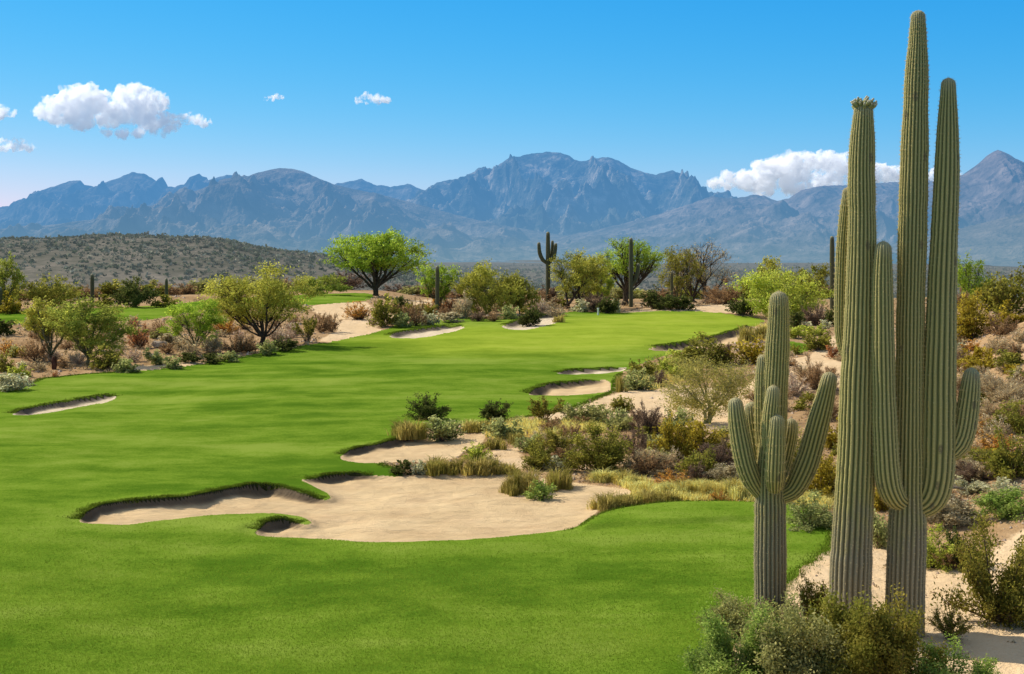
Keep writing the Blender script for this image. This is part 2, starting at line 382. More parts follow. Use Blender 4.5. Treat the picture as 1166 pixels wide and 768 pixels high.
# ------------------------------------------------------------------ camera, sun, sky
cam = bpy.data.cameras.new('camera'); cam.lens = 50; cam.sensor_width = 36; cam.clip_start = .1; cam.clip_end = 90000
cam.shift_y = -(384-HY)/W0
co = bpy.data.objects.new('camera', cam); COL.objects.link(co); co.location = (0, 0, CAMZ); co.rotation_euler = (math.pi/2, 0, 0)
S.camera = co
EL = math.radians(41)
SUN = Vector((-.885, .465, 0)).normalized()*math.cos(EL) + Vector((0, 0, math.sin(EL)))
sl = bpy.data.lights.new('sun', 'SUN'); sl.energy = 5.0; sl.angle = math.radians(.55); sl.color = (1, .925, .80)
so = bpy.data.objects.new('sun', sl); COL.objects.link(so); so.rotation_euler = SUN.to_track_quat('Z', 'Y').to_euler(); so.location = (-60, 30, 80)
wd = bpy.data.worlds.new('World'); S.world = wd; wd.use_nodes = True
wt = wd.node_tree; wt.nodes.clear()
sky = wt.nodes.new('ShaderNodeTexSky'); sky.sky_type = 'NISHITA'; sky.sun_disc = False
sky.sun_elevation = EL; sky.sun_rotation = math.atan2(SUN.x, SUN.y); sky.altitude = 700; sky.air_density = 1.0; sky.dust_density = .3; sky.ozone_density = 2.5
SKYS = .13
def wn(typ, **kw):
    x = wt.nodes.new(typ)
    for k, v in kw.items(): setattr(x, k, v)
    return x
hs = wn('ShaderNodeHueSaturation'); hs.inputs['Saturation'].default_value = 1.25
wt.links.new(sky.outputs[0], hs.inputs['Color'])
spl = wn('ShaderNodeSeparateColor'); wt.links.new(hs.outputs[0], spl.inputs[0]); cmb = wn('ShaderNodeCombineColor')
# grade of the desert sky: deep cyan-blue overhead, pale at the horizon
for i, (gain, gam) in enumerate(((.78, 1.9), (.69, .72), (.95, .35))):
    a = wn('ShaderNodeMath', operation='MULTIPLY'); a.inputs[1].default_value = SKYS; wt.links.new(spl.outputs[i], a.inputs[0])
    b = wn('ShaderNodeMath', operation='POWER'); b.inputs[1].default_value = gam; wt.links.new(a.outputs[0], b.inputs[0])
    c = wn('ShaderNodeMath', operation='MULTIPLY'); c.inputs[1].default_value = gain/SKYS; wt.links.new(b.outputs[0], c.inputs[0])
    wt.links.new(c.outputs[0], cmb.inputs[i])
bg = wn('ShaderNodeBackground'); bg.inputs[1].default_value = SKYS; ow = wn('ShaderNodeOutputWorld')
# unseen upper sky (well above the picture), paled to make the shadows less blue
tc = wn('ShaderNodeTexCoord'); sx = wn('ShaderNodeSeparateXYZ'); wt.links.new(tc.outputs['Generated'], sx.inputs[0])
mr = wn('ShaderNodeMapRange'); mr.inputs[1].default_value = .22; mr.inputs[2].default_value = .5; wt.links.new(sx.outputs[2], mr.inputs[0])
h2 = wn('ShaderNodeHueSaturation'); h2.inputs['Saturation'].default_value = .55; h2.inputs['Value'].default_value = 1.25; wt.links.new(sky.outputs[0], h2.inputs['Color'])
mxs = wn('ShaderNodeMix', data_type='RGBA'); wt.links.new(mr.outputs[0], mxs.inputs[0]); wt.links.new(cmb.outputs[0], mxs.inputs[6]); wt.links.new(h2.outputs[0], mxs.inputs[7])
wt.links.new(mxs.outputs[2], bg.inputs[0]); wt.links.new(bg.outputs[0], ow.inputs[0])
S.view_settings.view_transform = 'Standard'; S.view_settings.look = 'None'; S.view_settings.exposure = 0
S.cycles.max_bounces = 10; S.cycles.diffuse_bounces = 3; S.cycles.transmission_bounces = 3; S.cycles.volume_bounces = 10; S.cycles.transparent_max_bounces = 8
S.cycles.use_denoising = True

# ------------------------------------------------------------------ the ground sheet, split into turf, bunkers and soil
def build_ground():
    tin = np.linspace(-.385, .385, 1250)
    sp = 1+np.arange(1, 45); tout = .385+np.cumsum(.0009*1.075**sp)
    t = np.concatenate([-tout[::-1], tin, tout])
    prow = np.arange(1000, 325, -1.0)
    Yn = []
    yv = np.linspace(-60, 12, 40); Yn += list(yv)
    y = 12.2
    while y < 185:
        Yn.append(y); y += np.clip(y*y/(F*CAMZ)*(.72 if y < 29 else .42 if y < 60 else .6), .03, .55)
    while y < 22000:
        y *= 1.022; Yn.append(y)
    Yn = np.array(Yn)
    X = t[None, :]*np.maximum(Yn, 14.0)[:, None]; Y = np.repeat(Yn[:, None], len(t), 1)
    P = np.stack([X.ravel(), Y.ravel()], 1)
    z = zbase(P[:, 0], P[:, 1])
    near = (P[:, 1] > 5) & (P[:, 1] < 200)
    N = len(P); cls = np.zeros(N, np.int32); wall_shade = np.zeros(N); sand = np.zeros(N); dry = np.zeros(N)
    Q = P[near]
    idx, de, dz, wl = bunker_fields(Q)
    z[near] += dz; wall_shade[near] = wl
    c = np.zeros(len(Q), np.int32)
    wob = np.stack([.16*fbm(Q[:, 0]/.6, Q[:, 1]/.9, 91, 3), .25*fbm(Q[:, 0]/.6, Q[:, 1]/.9, 95, 3)], 1)
    fw = inside(Q+wob, FWp) | inside(Q+wob, UPp) | inside(Q, PAp); c[fw] = 1
    c[(de < .5) & (dz > .03) & (wl > .3) & (c == 0) & (Q[:, 1] < 75)] = 1
    c[fw & inside(Q, GRp)] = 2
    c[idx >= 0] = 10+idx[idx >= 0]
    cls[near] = c
    s = np.zeros(len(Q)); d = np.zeros(len(Q))
    for pl in SAND:
        W = poly_w(pl); lo = W.min(0)-2; hi = W.max(0)+2
        m = (Q[:, 0] > lo[0]) & (Q[:, 0] < hi[0]) & (Q[:, 1] > lo[1]) & (Q[:, 1] < hi[1])
        if not m.any(): continue
        q = Q[m]; sd = segdist(q, W, np.roll(W, -1, 0))*np.where(inside(q, W), 1, -1)
        s[m] = np.maximum(s[m], sstep(-.5, .5, sd))
    for pl in DRY:
        W = poly_w(pl); lo = W.min(0)-2; hi = W.max(0)+2
        m = (Q[:, 0] > lo[0]) & (Q[:, 0] < hi[0]) & (Q[:, 1] > lo[1]) & (Q[:, 1] < hi[1])
        if not m.any(): continue
        q = Q[m]; sd = segdist(q, W, np.roll(W, -1, 0))*np.where(inside(q, W), 1, -1)
        d[m] = np.maximum(d[m], sstep(-.8, .8, sd))
    lite = np.zeros(N); gsd = segdist(Q, GRp, np.roll(GRp, -1, 0), 9.)*np.where(inside(Q, GRp), 1, -1); lite[near] = sstep(-8, 1.2, gsd+1.2*fbm(Q[:, 0]/3., Q[:, 1]/5., 33, 3))
    sand[near] = s; dry[near] = d
    # behind and beside the camera the mown grass simply goes on
    cls[(P[:, 1] <= 5) & (P[:, 0] < 6)] = 1
    # low relief in bare soil and sand
    bare = (cls == 0) & (P[:, 1] < 190)
    z[bare] += .05*fbm(P[bare, 0]/.9, P[bare, 1]/.9, 61, 4)*sstep(190, 150, P[bare, 1])
    bs = cls >= 10
    z[bs] += .045*fbm(P[bs, 0]/1.3, P[bs, 1]/.9, 63, 5)
    z = z - 0.0
    V = np.stack([P[:, 0], P[:, 1], z], 1)
    nr, nc = len(Yn), len(t)
    i = np.arange(nr-1)[:, None]*nc; j = np.arange(nc-1)[None]
    Fq = np.stack([i+j, i+j+1, i+nc+j+1, i+nc+j], -1).reshape(-1, 4)
    fc = cls[Fq]; fcls = np.where((fc == fc[:, :1]).all(1), fc[:, 0], fc.min(1))
    fmax = fc.max(1); fcls = np.where((fmax >= 10), np.where((fc >= 10).sum(1) >= 3, fmax, np.where((fc == 1).any(1), 1, np.where((fc == 2).any(1), 2, 0))), np.where((fc > 0).sum(1) >= 2, fmax, fcls))
    turf = mat_turf('mown_turf', (.070, .150, .010), (.150, .245, .020), (.235, .315, .045))
    green = mat_turf('green_turf', (.20, .285, .022), (.30, .38, .036), (.37, .43, .06))
    sandm = mat_sand('bunker_sand', (.62, .44, .235), (.84, .62, .345))
    sand2 = mat_sand('pale_bunker_sand', (.66, .53, .35), (.84, .70, .48))
    soil = mat_ground()
    for cid in np.unique(fcls):
        fq = Fq[fcls == cid]; u, inv = np.unique(fq.ravel(), return_inverse=True)
        at = {'wall_shade': wall_shade[u], 'sand': sand[u], 'dry': dry[u], 'lite': lite[u]}
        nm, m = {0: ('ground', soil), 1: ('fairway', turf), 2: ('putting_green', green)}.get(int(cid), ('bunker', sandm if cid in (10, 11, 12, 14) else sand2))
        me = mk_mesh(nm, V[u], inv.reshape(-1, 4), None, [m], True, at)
        link(nm, me, kind='structure')
build_ground()

# ------------------------------------------------------------------ mountains
def interp_line(pts, px):
    pts = np.array(pts, float); return np.interp(px, pts[:, 0], pts[:, 1])
def mountain(name, sky_pts, Yc, Lf, seed, cols, amp=.35, rough=2.0, px0=None, px1=None, pw=1.75, hz=9000., spur=900., zfoot=-22., patch=None):
    px0 = sky_pts[0][0] if px0 is None else px0; px1 = sky_pts[-1][0] if px1 is None else px1
    px = np.arange(px0, px1+.1, 1.0)
    v = np.concatenate([np.linspace(-.5, -.03, 10), np.linspace(0, 1, 230)**1.15])
    row = interp_line(sky_pts, px) + rough*(.6*fbm(px/9., px*0+seed, seed, 4)+.22*np.abs(fbm(px/6., px*0+seed, seed+3, 3)))
    zc = CAMZ + (HY-row)*Yc/F
    Xc = (px-CX)/F*Yc
    X = np.repeat(Xc[None], len(v), 0); Vv = np.repeat(v[:, None], len(px), 1); Y = Yc - Lf*Vv
    Hh = np.maximum(zc-zfoot, 1)[None]
    va = np.abs(Vv); shape = np.where(Vv < 0, 1-va*1.2, (1-va)**pw)
    wx = X+.35*spur*fbm(X/spur*.8, Y/spur*.8, seed+5, 3); wy = Y+.35*spur*fbm(X/spur*.8+9, Y/spur*.8, seed+6, 3)
    r = ridged(wx/spur, wy/spur*.55, seed+1, 6, .52) - .75
    r2 = fbm(wx/spur*3, wy/spur*3, seed+2, 6, .6)
    env = (va**1.0)*(1-va)**1.5*2.4
    Z = zfoot + Hh*shape + Hh*amp*env*(r+.42*r2)
    Z = np.where(Vv == 0, zc[None], Z)
    Z = np.minimum(Z, CAMZ+(zc[None]-CAMZ)*np.where(Vv > 0, 1-.07*va, 1.0)) if True else Z
    Z = np.where(va > .97, np.minimum(Z, zfoot), Z)
    V = np.stack([X, Y, Z], -1).reshape(-1, 3); nr, nc = len(v), len(px)
    i = np.arange(nr-1)[:, None]*nc; j = np.arange(nc-1)[None]
    # rows run towards the viewer: wind so that normals face up
    Q = np.stack([i+nc+j, i+nc+j+1, i+j+1, i+j], -1).reshape(-1, 4)
    t = NT(name+'_rock'); p = t.pos()
    n1 = t.noise(p, 1/260., 6, .65); n2 = t.noise(p, 1/60., 4, .7)
    c = t.ramp(t.math('ADD', t.math('MULTIPLY', n1, .6), t.math('MULTIPLY', n2, .4)), [(.40, cols[0]), (.52, cols[1]), (.66, cols[2])])
    nrm = t.bump(t.math('ADD', n1, t.math('MULTIPLY', n2, .4)), 60, .9)
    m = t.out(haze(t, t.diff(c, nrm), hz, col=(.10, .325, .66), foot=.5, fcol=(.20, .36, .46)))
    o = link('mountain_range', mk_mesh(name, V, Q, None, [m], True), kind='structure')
    return o
ROCK = ((.06, .065, .05), (.18, .16, .125), (.48, .40, .31))
mountain('far_left', [(-220,262),(-120,250),(-60,246),(-20,238),(0,236),(18,234),(28,228),(50,222),(55,214),(70,210),(84,205),(92,206),(99,216),(112,218),(118,208),(135,203),(150,196),(165,198),(178,206),(182,203),(185,202),(189,212),(202,214),(215,209),(222,200),(227,198),(233,207),(245,203),(258,199),(268,200),(276,208),(300,216),(360,232)], 15000, 4500, 11, ROCK, .55, 2.2, hz=10500.)
mountain('far_mid', [(330,240),(360,218),(385,209),(400,206),(412,204),(425,210),(445,213),(456,211),(468,210),(476,214),(490,222),(520,236)], 14500, 4000, 23, ROCK, .4, 2.5, hz=10500.)
mountain('central', [(440,262),(470,234),(484,219),(497,208),(512,205),(525,203),(540,196),(552,193),(562,192),(575,183),(583,178),(590,179),(600,176),(612,174.5),(622,173),(635,174),(648,179),(660,184),(668,183),(680,180),(692,179),(704,183),(720,192),(735,197),(748,199),(758,196),(766,194),(776,198),(790,208),(806,219),(840,234),(900,252)], 11500, 4200, 37, ((.03,.05,.045), (.14,.14,.115), (.70,.57,.44)), .75, 1.7, hz=9500., spur=800.)
mountain('left_front', [(-220,268),(-100,268),(0,262),(60,256),(120,248),(160,238),(200,226),(235,213),(258,207),(275,203),(290,198),(305,194),(318,191.5),(330,192),(345,195),(362,203),(380,210),(400,215),(430,221),(470,231),(505,241),(540,250),(580,258),(640,268),(720,280)], 8000, 3300, 53, ((.08,.075,.06), (.21,.175,.14), (.44,.35,.27)), .70, 1.0, hz=8800., spur=650.)
mountain('right_hills', [(620,272),(680,262),(740,247),(775,236),(795,229),(810,223.5),(825,226),(840,225.5),(857,222),(870,223),(885,229),(898,226),(912,217),(925,213.5),(940,211.5),(960,211),(985,210),(1010,208),(1035,206),(1060,206),(1090,212),(1140,220),(1200,226),(1260,232),(1400,250)], 7600, 3300, 71, ((.08,.072,.06), (.22,.175,.15), (.48,.37,.30)), .50, 2.2, hz=8300., spur=560.)
mountain('right_peak', [(1020,232),(1060,212),(1080,205),(1095,200),(1108,192),(1118,184),(1128,175),(1136,170.5),(1145,174),(1156,180),(1170,187),(1200,196),(1260,205),(1400,230)], 6900, 2700, 83, ((.07,.06,.055), (.21,.16,.14), (.44,.33,.27)), .50, 2.0, hz=8800., spur=480., zfoot=20)
mountain('right_slope', [(985,281),(1010,279),(1040,273),(1080,264),(1115,255),(1150,246),(1180,240),(1230,235),(1400,246)], 4600, 1500, 97, ((.10,.085,.06), (.20,.155,.115), (.34,.26,.19)), .40, 1.6, hz=7600., spur=300.)

# ------------------------------------------------------------------ clouds: lumpy closed volumes of white vapour
def cloud_material(dens, em, s):
    t = NT('cloud_vapour'); v = t.n('ShaderNodeVolumePrincipled'); p = t.n('ShaderNodeTexCoord').outputs['Object']
    n1 = t.noise(p, 1/(11*s), 6, .62)
    d = t.n('ShaderNodeMapRange'); d.inputs[1].default_value = .43; d.inputs[2].default_value = .60; d.inputs[3].default_value = 0.0; d.inputs[4].default_value = dens; t.l(n1, d.inputs[0])
    t.l(d.outputs[0], v.inputs['Density'])
    v.inputs['Color'].default_value = (.995, .995, 1, 1); v.inputs['Anisotropy'].default_value = .25
    e = t.math('MULTIPLY', d.outputs[0], em/dens); t.l(e, v.inputs['Emission Strength']); v.inputs['Emission Color'].default_value = (.80, .88, 1, 1)  # faint glow added in place of light scattered many times inside the cloud
    m = t.out(v.outputs[0], vol=True)
    try: m.cycles.volume_step_rate = .35
    except Exception: pass
    return m
CLOUD = cloud_material(.030, .0011, 17000/F)
def cloud(lumps, Yd, label, seed, m, group=None, vox=None, flat=None, sub=0):
    rng = np.random.default_rng(seed); s = Yd/F
    bm_parts = Geo()
    def ball(c, r, k=2):
        import bmesh
        bm = bmesh.new(); bmesh.ops.create_icosphere(bm, subdivisions=k, radius=1.0)
        V = np.array([v.co[:] for v in bm.verts]); T = np.array([[v.index for v in f.verts] for f in bm.faces]); bm.free()
        bm_parts.add(V*r+c, None, T)
    for (px, py, r) in lumps:
        c = np.array([(px-CX)*s, rng.normal()*r*s*.4, (HY-py)*s]); R = r*s
        ball(c, np.array([R, R*.9, R*.8]))
        for k in range(14):
            d = unit(rng.normal(size=3)*np.array([1, .8, 1]))
            if d[2] < -.3: continue
            q = R*rng.uniform(.22, .45); ball(c+d*R*.9*np.array([1.1, 1, .8]), np.array([q*1.25, q, q*.85]), 1)
    V = np.concatenate(bm_parts.V)
    if flat is not None:
        zf = (HY-flat)*s; V[:, 2] = np.where(V[:, 2] < zf, zf-(zf-V[:, 2])*.25, V[:, 2])
    base = np.array([(V[:, 0].min()+V[:, 0].max())/2, 0, V[:, 2].min()])
    me = mk_mesh('cloud_raw', V-base, None, np.concatenate(bm_parts.T), [m], True)
    o = link('cloud', me, loc=(base[0], Yd, base[2]+CAMZ), label=label, cat='cloud', group=group)
    rm = o.modifiers.new('remesh', 'REMESH'); rm.mode = 'VOXEL'; rm.voxel_size = (vox or 1.1)*s
    dg = bpy.context.evaluated_depsgraph_get(); ev = o.evaluated_get(dg); me2 = bpy.data.meshes.new_from_object(ev)
    o.modifiers.clear(); o.data = me2; bpy.data.meshes.remove(me)
    n = len(me2.vertices); co = np.zeros(n*3, np.float32); me2.vertices.foreach_get('co', co); co = co.reshape(-1, 3).astype(float)
    no = np.zeros(n*3, np.float32); me2.vertices.foreach_get('normal', no); no = no.reshape(-1, 3)
    k = 3.2*s
    d = 4.2*s*(fbm(co[:, 0]/(6*s)+co[:, 1]/(9*s), co[:, 2]/(6*s)+co[:, 1]/(8*s), seed, 4)) + 2.0*s*fbm(co[:, 0]/k+5, co[:, 2]/k+co[:, 1]/k, seed+9, 3)
    co += no*d[:, None]
    me2.vertices.foreach_set('co', co.astype(np.float32).ravel()); me2.update()
    me2.materials.clear(); me2.materials.append(m); me2.name = 'cloud'
    return o
cloud([(52,128,13),(68,122,20),(88,112,20),(106,116,20),(64,134,12),(92,134,20),(120,132,18),(140,114,17),(157,110,17),(172,118,16),(150,128,20),(172,136,18),(188,138,13),(196,144,9),(122,152,7),(140,153,8),(158,152,8),(178,149,8),(188,152,6)], 17000, 'large white cumulus cloud with grey underside at the upper left', 1, CLOUD)
cloud([(212,137,8),(222,135,9),(230,139,8),(206,133,4)], 17000, 'small puffy white cloud just right of the large left cumulus', 2, CLOUD)
cloud([(-10,129,12),(3,127,9),(12,130,6)], 17000, 'white cloud fragment cut by the left edge, beside the large cumulus', 3, CLOUD)
cloud([(-12,168,14),(4,166,10),(20,166,9),(33,168,7)], 17000, 'low white cloud at the left edge, above the jagged far ridge', 4, CLOUD)
cloud([(304,112,4),(312,111,5),(320,112,3)], 17000, 'tiny thin white cloud high between the left cumulus and the centre', 5, CLOUD, vox=.7)
cloud([(408,114,5),(418,112,7),(430,113,7),(440,115,5)], 17000, 'small flat white cloud high above the bright green tree', 6, CLOUD, vox=.8)
cloud([(815,209,9),(832,206,13),(850,206,15),(872,198,18),(888,190,17),(903,188,16),(920,186,16),(940,184,16),(958,188,17),(978,194,18),(1000,198,16),(1020,200,14),(1045,202,14),(1068,202,12),(1085,204,9),(870,214,16),(905,210,20),(945,210,20)], 19000, 'long white cloud bank behind the tall cacti, above the right hills', 7, CLOUD, flat=222)
# ------------------------------------------------------------------ saguaro cacti
def mat_cactus(name, valley, crest, old, oldz):
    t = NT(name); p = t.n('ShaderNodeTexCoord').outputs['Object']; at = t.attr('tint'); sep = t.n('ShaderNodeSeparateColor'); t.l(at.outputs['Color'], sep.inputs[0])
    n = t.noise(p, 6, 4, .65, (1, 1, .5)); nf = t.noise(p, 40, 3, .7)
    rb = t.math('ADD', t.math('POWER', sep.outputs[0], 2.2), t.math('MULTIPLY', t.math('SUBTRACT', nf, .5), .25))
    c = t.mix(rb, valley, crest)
    c = t.mix(t.math('MULTIPLY', n, .45), c, t.mix(.5, c, (.20, .17, .09)))
    of = t.ramp(t.math('ADD', sep.outputs[1], t.math('MULTIPLY', t.math('SUBTRACT', n, .5), 1.1)), [(.30, (0, 0, 0)), (.75, (1, 1, 1))])
    c = t.mix(t.math('MULTIPLY', of, .9), c, t.mix(rb, old, (.36, .30, .19)))
    sc = t.n('ShaderNodeTexVoronoi'); sc.inputs['Scale'].default_value = 2.0; mp2 = t.n('ShaderNodeMapping'); mp2.inputs['Scale'].default_value = (1.6, 1.6, .9); t.l(p, mp2.inputs[0]); t.l(mp2.outputs[0], sc.inputs['Vector'])
    scm = t.ramp(t.math('ADD', sc.outputs['Distance'], t.math('MULTIPLY', nf, .18)), [(.20, (1, 1, 1)), (.27, (0, 0, 0))])
    c = t.mix(t.math('MULTIPLY', scm, .6), c, (.13, .095, .055))
    c = t.mix(t.math('MULTIPLY', sep.outputs[2], t.math('ADD', .25, t.math('MULTIPLY', nf, .7))), c, (.46, .41, .25))
    # waxy growth bands
    wv = t.noise(p, 1.4, 3, .6, (.15, .15, 1)); c = t.mix(t.math('MULTIPLY', wv, .35), c, t.mix(1.0, c, (.62, .66, .6), 'MULTIPLY'))
    d = t.n('ShaderNodeBsdfPrincipled'); t.l(c, d.inputs['Base Color']); d.inputs['Roughness'].default_value = .62; d.inputs['Specular IOR Level'].default_value = .25
    t.l(t.bump(t.math('ADD', nf, n), .02, .6), d.inputs['Normal'])
    return t.out(d.outputs[0])
def mat_plain(name, a, trans=.0):
    t = NT(name); p = t.pos(); f = t.noise(p, 25, 2); c = t.mix(f, tuple(x*.7 for x in a), tuple(min(1, x*1.3) for x in a))
    d = t.diff(c)
    if trans:
        tr = t.n('ShaderNodeBsdfTranslucent'); t.l(c, tr.inputs[0]); mx = t.n('ShaderNodeMixShader'); mx.inputs[0].default_value = trans
        t.l(d, mx.inputs[1]); t.l(tr.outputs[0], mx.inputs[2]); d = mx.outputs[0]
    return t.out(d)
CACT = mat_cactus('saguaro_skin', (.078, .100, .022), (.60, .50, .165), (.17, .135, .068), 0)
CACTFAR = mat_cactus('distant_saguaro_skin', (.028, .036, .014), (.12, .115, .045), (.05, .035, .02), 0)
SPINE = mat_plain('saguaro_spines', (.74, .60, .30), .35)
BUD = mat_plain('saguaro_buds', (.30, .31, .13)); BUDTIP = mat_plain('saguaro_bud_tips', (.55, .50, .33))
def catmull(P, n):
    P = np.asarray(P, float); Q = np.vstack([2*P[0]-P[1], P, 2*P[-1]-P[-2]])
    seg = np.linalg.norm(np.diff(P[:, :3], axis=0), axis=1); cum = np.concatenate([[0], np.cumsum(seg)])
    u = np.linspace(0, cum[-1], n); out = []
    if P.shape[1] == 4 and n > 20:
        q = min(P[-1, 3]*2.2, cum[-1]*.3); u = np.concatenate([np.linspace(0, cum[-1]-q, n-16, endpoint=False), cum[-1]-q*(1-np.linspace(0, 1, 16))**1.6])
    for x in u:
        i = min(np.searchsorted(cum, x, 'right')-1, len(P)-2); t = (x-cum[i])/max(seg[i], 1e-9)
        p0, p1, p2, p3 = Q[i:i+4]
        out.append(.5*((2*p1)+(-p0+p2)*t+(2*p0-5*p1+4*p2-p3)*t*t+(-p0+3*p1-3*p2+p3)*t**3))
    return np.array(out)
def stem(geo, P, nr, ns, rng, seed, depth=.11, spines=0, oldtop=0., dome=True, spr=8, twist=0.):
    """ribbed stem along control points (x, y, z, radius)"""
    C = catmull(P, ns); pts = C[:, :3]; R = np.maximum(C[:, 3], .01)
    L = np.concatenate([[0], np.cumsum(np.linalg.norm(np.diff(pts, axis=0), axis=1))])
    R = R*(1+.055*fbm(L/.6, L*0+seed, seed, 3)+.03*fbm(L/.16, L*0, seed+4, 2))
    if dome:   # rounded tip
        rt = R[-1]; h = L[-1]-L; R = R*np.sqrt(np.clip(1-(1-np.clip(h/(rt*.95), 0, 1))**2, 0.0, 1)); R[-1] = .004
    T = unit(np.gradient(pts, axis=0)); U = np.zeros_like(T); u = np.array([1., 0, 0])
    for i in range(len(T)):
        u = u-T[i]*(u@T[i]); u /= np.linalg.norm(u); U[i] = u
    Wv = np.cross(T, U); k = nr*spr; th = np.arange(k)*2*np.pi/k
    ph = rng.uniform(0, 6); wob = .45*fbm(L[:, None]/.9+0*th, np.repeat(th[None]*1.3, len(L), 0), seed+8, 2)*.6
    cs = np.abs(np.cos((th[None]*nr/2)+wob+ph+twist*L[:, None]))
    prof = cs**.8
    rr = R[:, None]*(1-depth+depth*1.15*prof)
    V = pts[:, None]+rr[:, :, None]*(np.cos(th)[None, :, None]*U[:, None]+np.sin(th)[None, :, None]*Wv[:, None])
    i = np.arange(ns-1)[:, None]*k; j = np.arange(k)[None]; j2 = (j+1) % k
    Q = np.stack([i+j, i+j2, i+k+j2, i+k+j], -1).reshape(-1, 4)
    zz = V[:, :, 2]; old = np.clip((oldtop-zz)/2.2+.15, 0, 1) if oldtop > 0 else np.zeros_like(zz)
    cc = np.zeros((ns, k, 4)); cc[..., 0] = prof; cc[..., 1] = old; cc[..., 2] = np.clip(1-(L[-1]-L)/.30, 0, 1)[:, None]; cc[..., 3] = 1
    geo.add(V.reshape(-1, 3), Q, None, cc.reshape(-1, 4), 0)
    if spines:
        # areoles along every rib crest, each a star of needles
        st = .045 if spines > 1 else .07
        for r in range(nr):
            la = np.arange(.02, L[-1], st)+rng.uniform(0, st)+rng.uniform(-.3, .3, len(np.arange(.02, L[-1], st)))*st; ci = np.interp(la, L, np.arange(ns))
            i0 = np.clip(ci.astype(int), 0, ns-1)
            a0 = ((2*np.pi*r)-2*(ph+twist*L[i0]+np.array([wob[x, 0] for x in i0])))/nr
            for _ in range(2):
                jj = (np.round(a0/(2*np.pi)*k).astype(int)) % k
                a0 = (2*np.pi*r-2*(ph+twist*L[i0]+wob[i0, jj]))/nr
            dirr = np.cos(a0)[:, None]*U[i0]+np.sin(a0)[:, None]*Wv[i0]
            base = pts[i0]+dirr*(R[i0]*(1+depth*.15))[:, None]
            for q in range(spines+1):
                n = len(base); d = unit(dirr*rng.uniform(.5, 1.2, (n, 1))+rng.normal(size=(n, 3))*.75)
                ln = rng.uniform(.022, .05, n); sd = unit(np.cross(d, rng.normal(size=(n, 3))))*.0024
                b = base+rng.normal(size=(n, 3))*.006
                VV = np.stack([b-sd, b+sd, b+d*ln[:, None]], 1).reshape(-1, 3)
                geo.add(VV, None, np.arange(n*3).reshape(n, 3), None, 1)
def saguaro(bx, brow, trunk, arms, label, seed, group=None, nr=23, spines=2, arm_names=None, mats=None, oldtop=2.8, buds=None, Yfix=None, ns=170, spr=8, scale_ns=1.0, cat='cactus', name='saguaro_cactus'):
    """trunk and arms given as photo pixels (x, row, width[, depth in metres]); built in metres about the base"""
    rng = np.random.default_rng(seed)
    if Yfix is None: Xw, Yw = ray(bx, brow)
    else: Yw = Yfix; Xw = (bx-CX)/F*Yw
    zg = ground_z(Xw, Yw); s = Yw/F
    rowg = HY+(CAMZ-zg)*F/Yw
    def conv(pl):
        out = []
        for q in pl:
            x, r, w = q[:3]; dy = q[3] if len(q) > 3 else 0.
            k = (Yw+dy)/F
            out.append(((x-CX)*k-Xw, dy, CAMZ+(HY-r)*k-zg, w*k/2))
        return out
    root = bpy.data.objects.new(name, None); COL.objects.link(root); root.location = (Xw, Yw, zg)
    root['label'] = label; root['category'] = cat
    if group: root['group'] = group
    mats = mats or [CACT, SPINE]
    T = conv(trunk); T = [(T[0][0], T[0][1], -.35, T[0][3])]+T
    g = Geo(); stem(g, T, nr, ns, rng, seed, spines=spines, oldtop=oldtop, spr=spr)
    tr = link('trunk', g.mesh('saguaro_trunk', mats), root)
    for a, pl in enumerate(arms):
        A = conv(pl); g = Geo()
        L = sum(math.dist(A[i][:3], A[i+1][:3]) for i in range(len(A)-1))
        stem(g, A, max(12, nr-6), max(24, int(L*16*scale_ns)), rng, seed+a*7+1, spines=spines, spr=spr)
        link('arm', g.mesh('saguaro_arm', mats), root)
    if buds:
        import bmesh
        bm = bmesh.new(); bmesh.ops.create_icosphere(bm, subdivisions=2, radius=1.0)
        SV = np.array([v.co[:] for v in bm.verts]); ST = np.array([[v.index for v in f.verts] for f in bm.faces]); bm.free()
        tip = np.array(T[-1][:3]); r0 = buds*s; g = Geo()
        for k in range(64):
            a = rng.uniform(0, 6.28); q = math.sqrt(rng.uniform(.05, 1)); rr = r0*q
            c = tip+np.array([math.cos(a)*rr, math.sin(a)*rr, -.05+.09*(1-q)+rng.uniform(-.05, .03)])
            d = unit(np.array([math.cos(a)*q, math.sin(a)*q, .75]))
            u = unit(np.cross(d, [.3, .5, .2])); w = np.cross(d, u); h = rng.uniform(.045, .075); rad = rng.uniform(.022, .032)
            VV = c+SV[:, :1]*rad*u+SV[:, 1:2]*rad*w+SV[:, 2:]*h*d
            g.add(VV, None, ST, None, 0)
            g.add(c+d*h*.92+SV*np.array([.02, .02, .02]), None, ST, None, 1)
        link('flower_buds', g.mesh('flower_buds', [BUD, BUDTIP]), root)
    return root
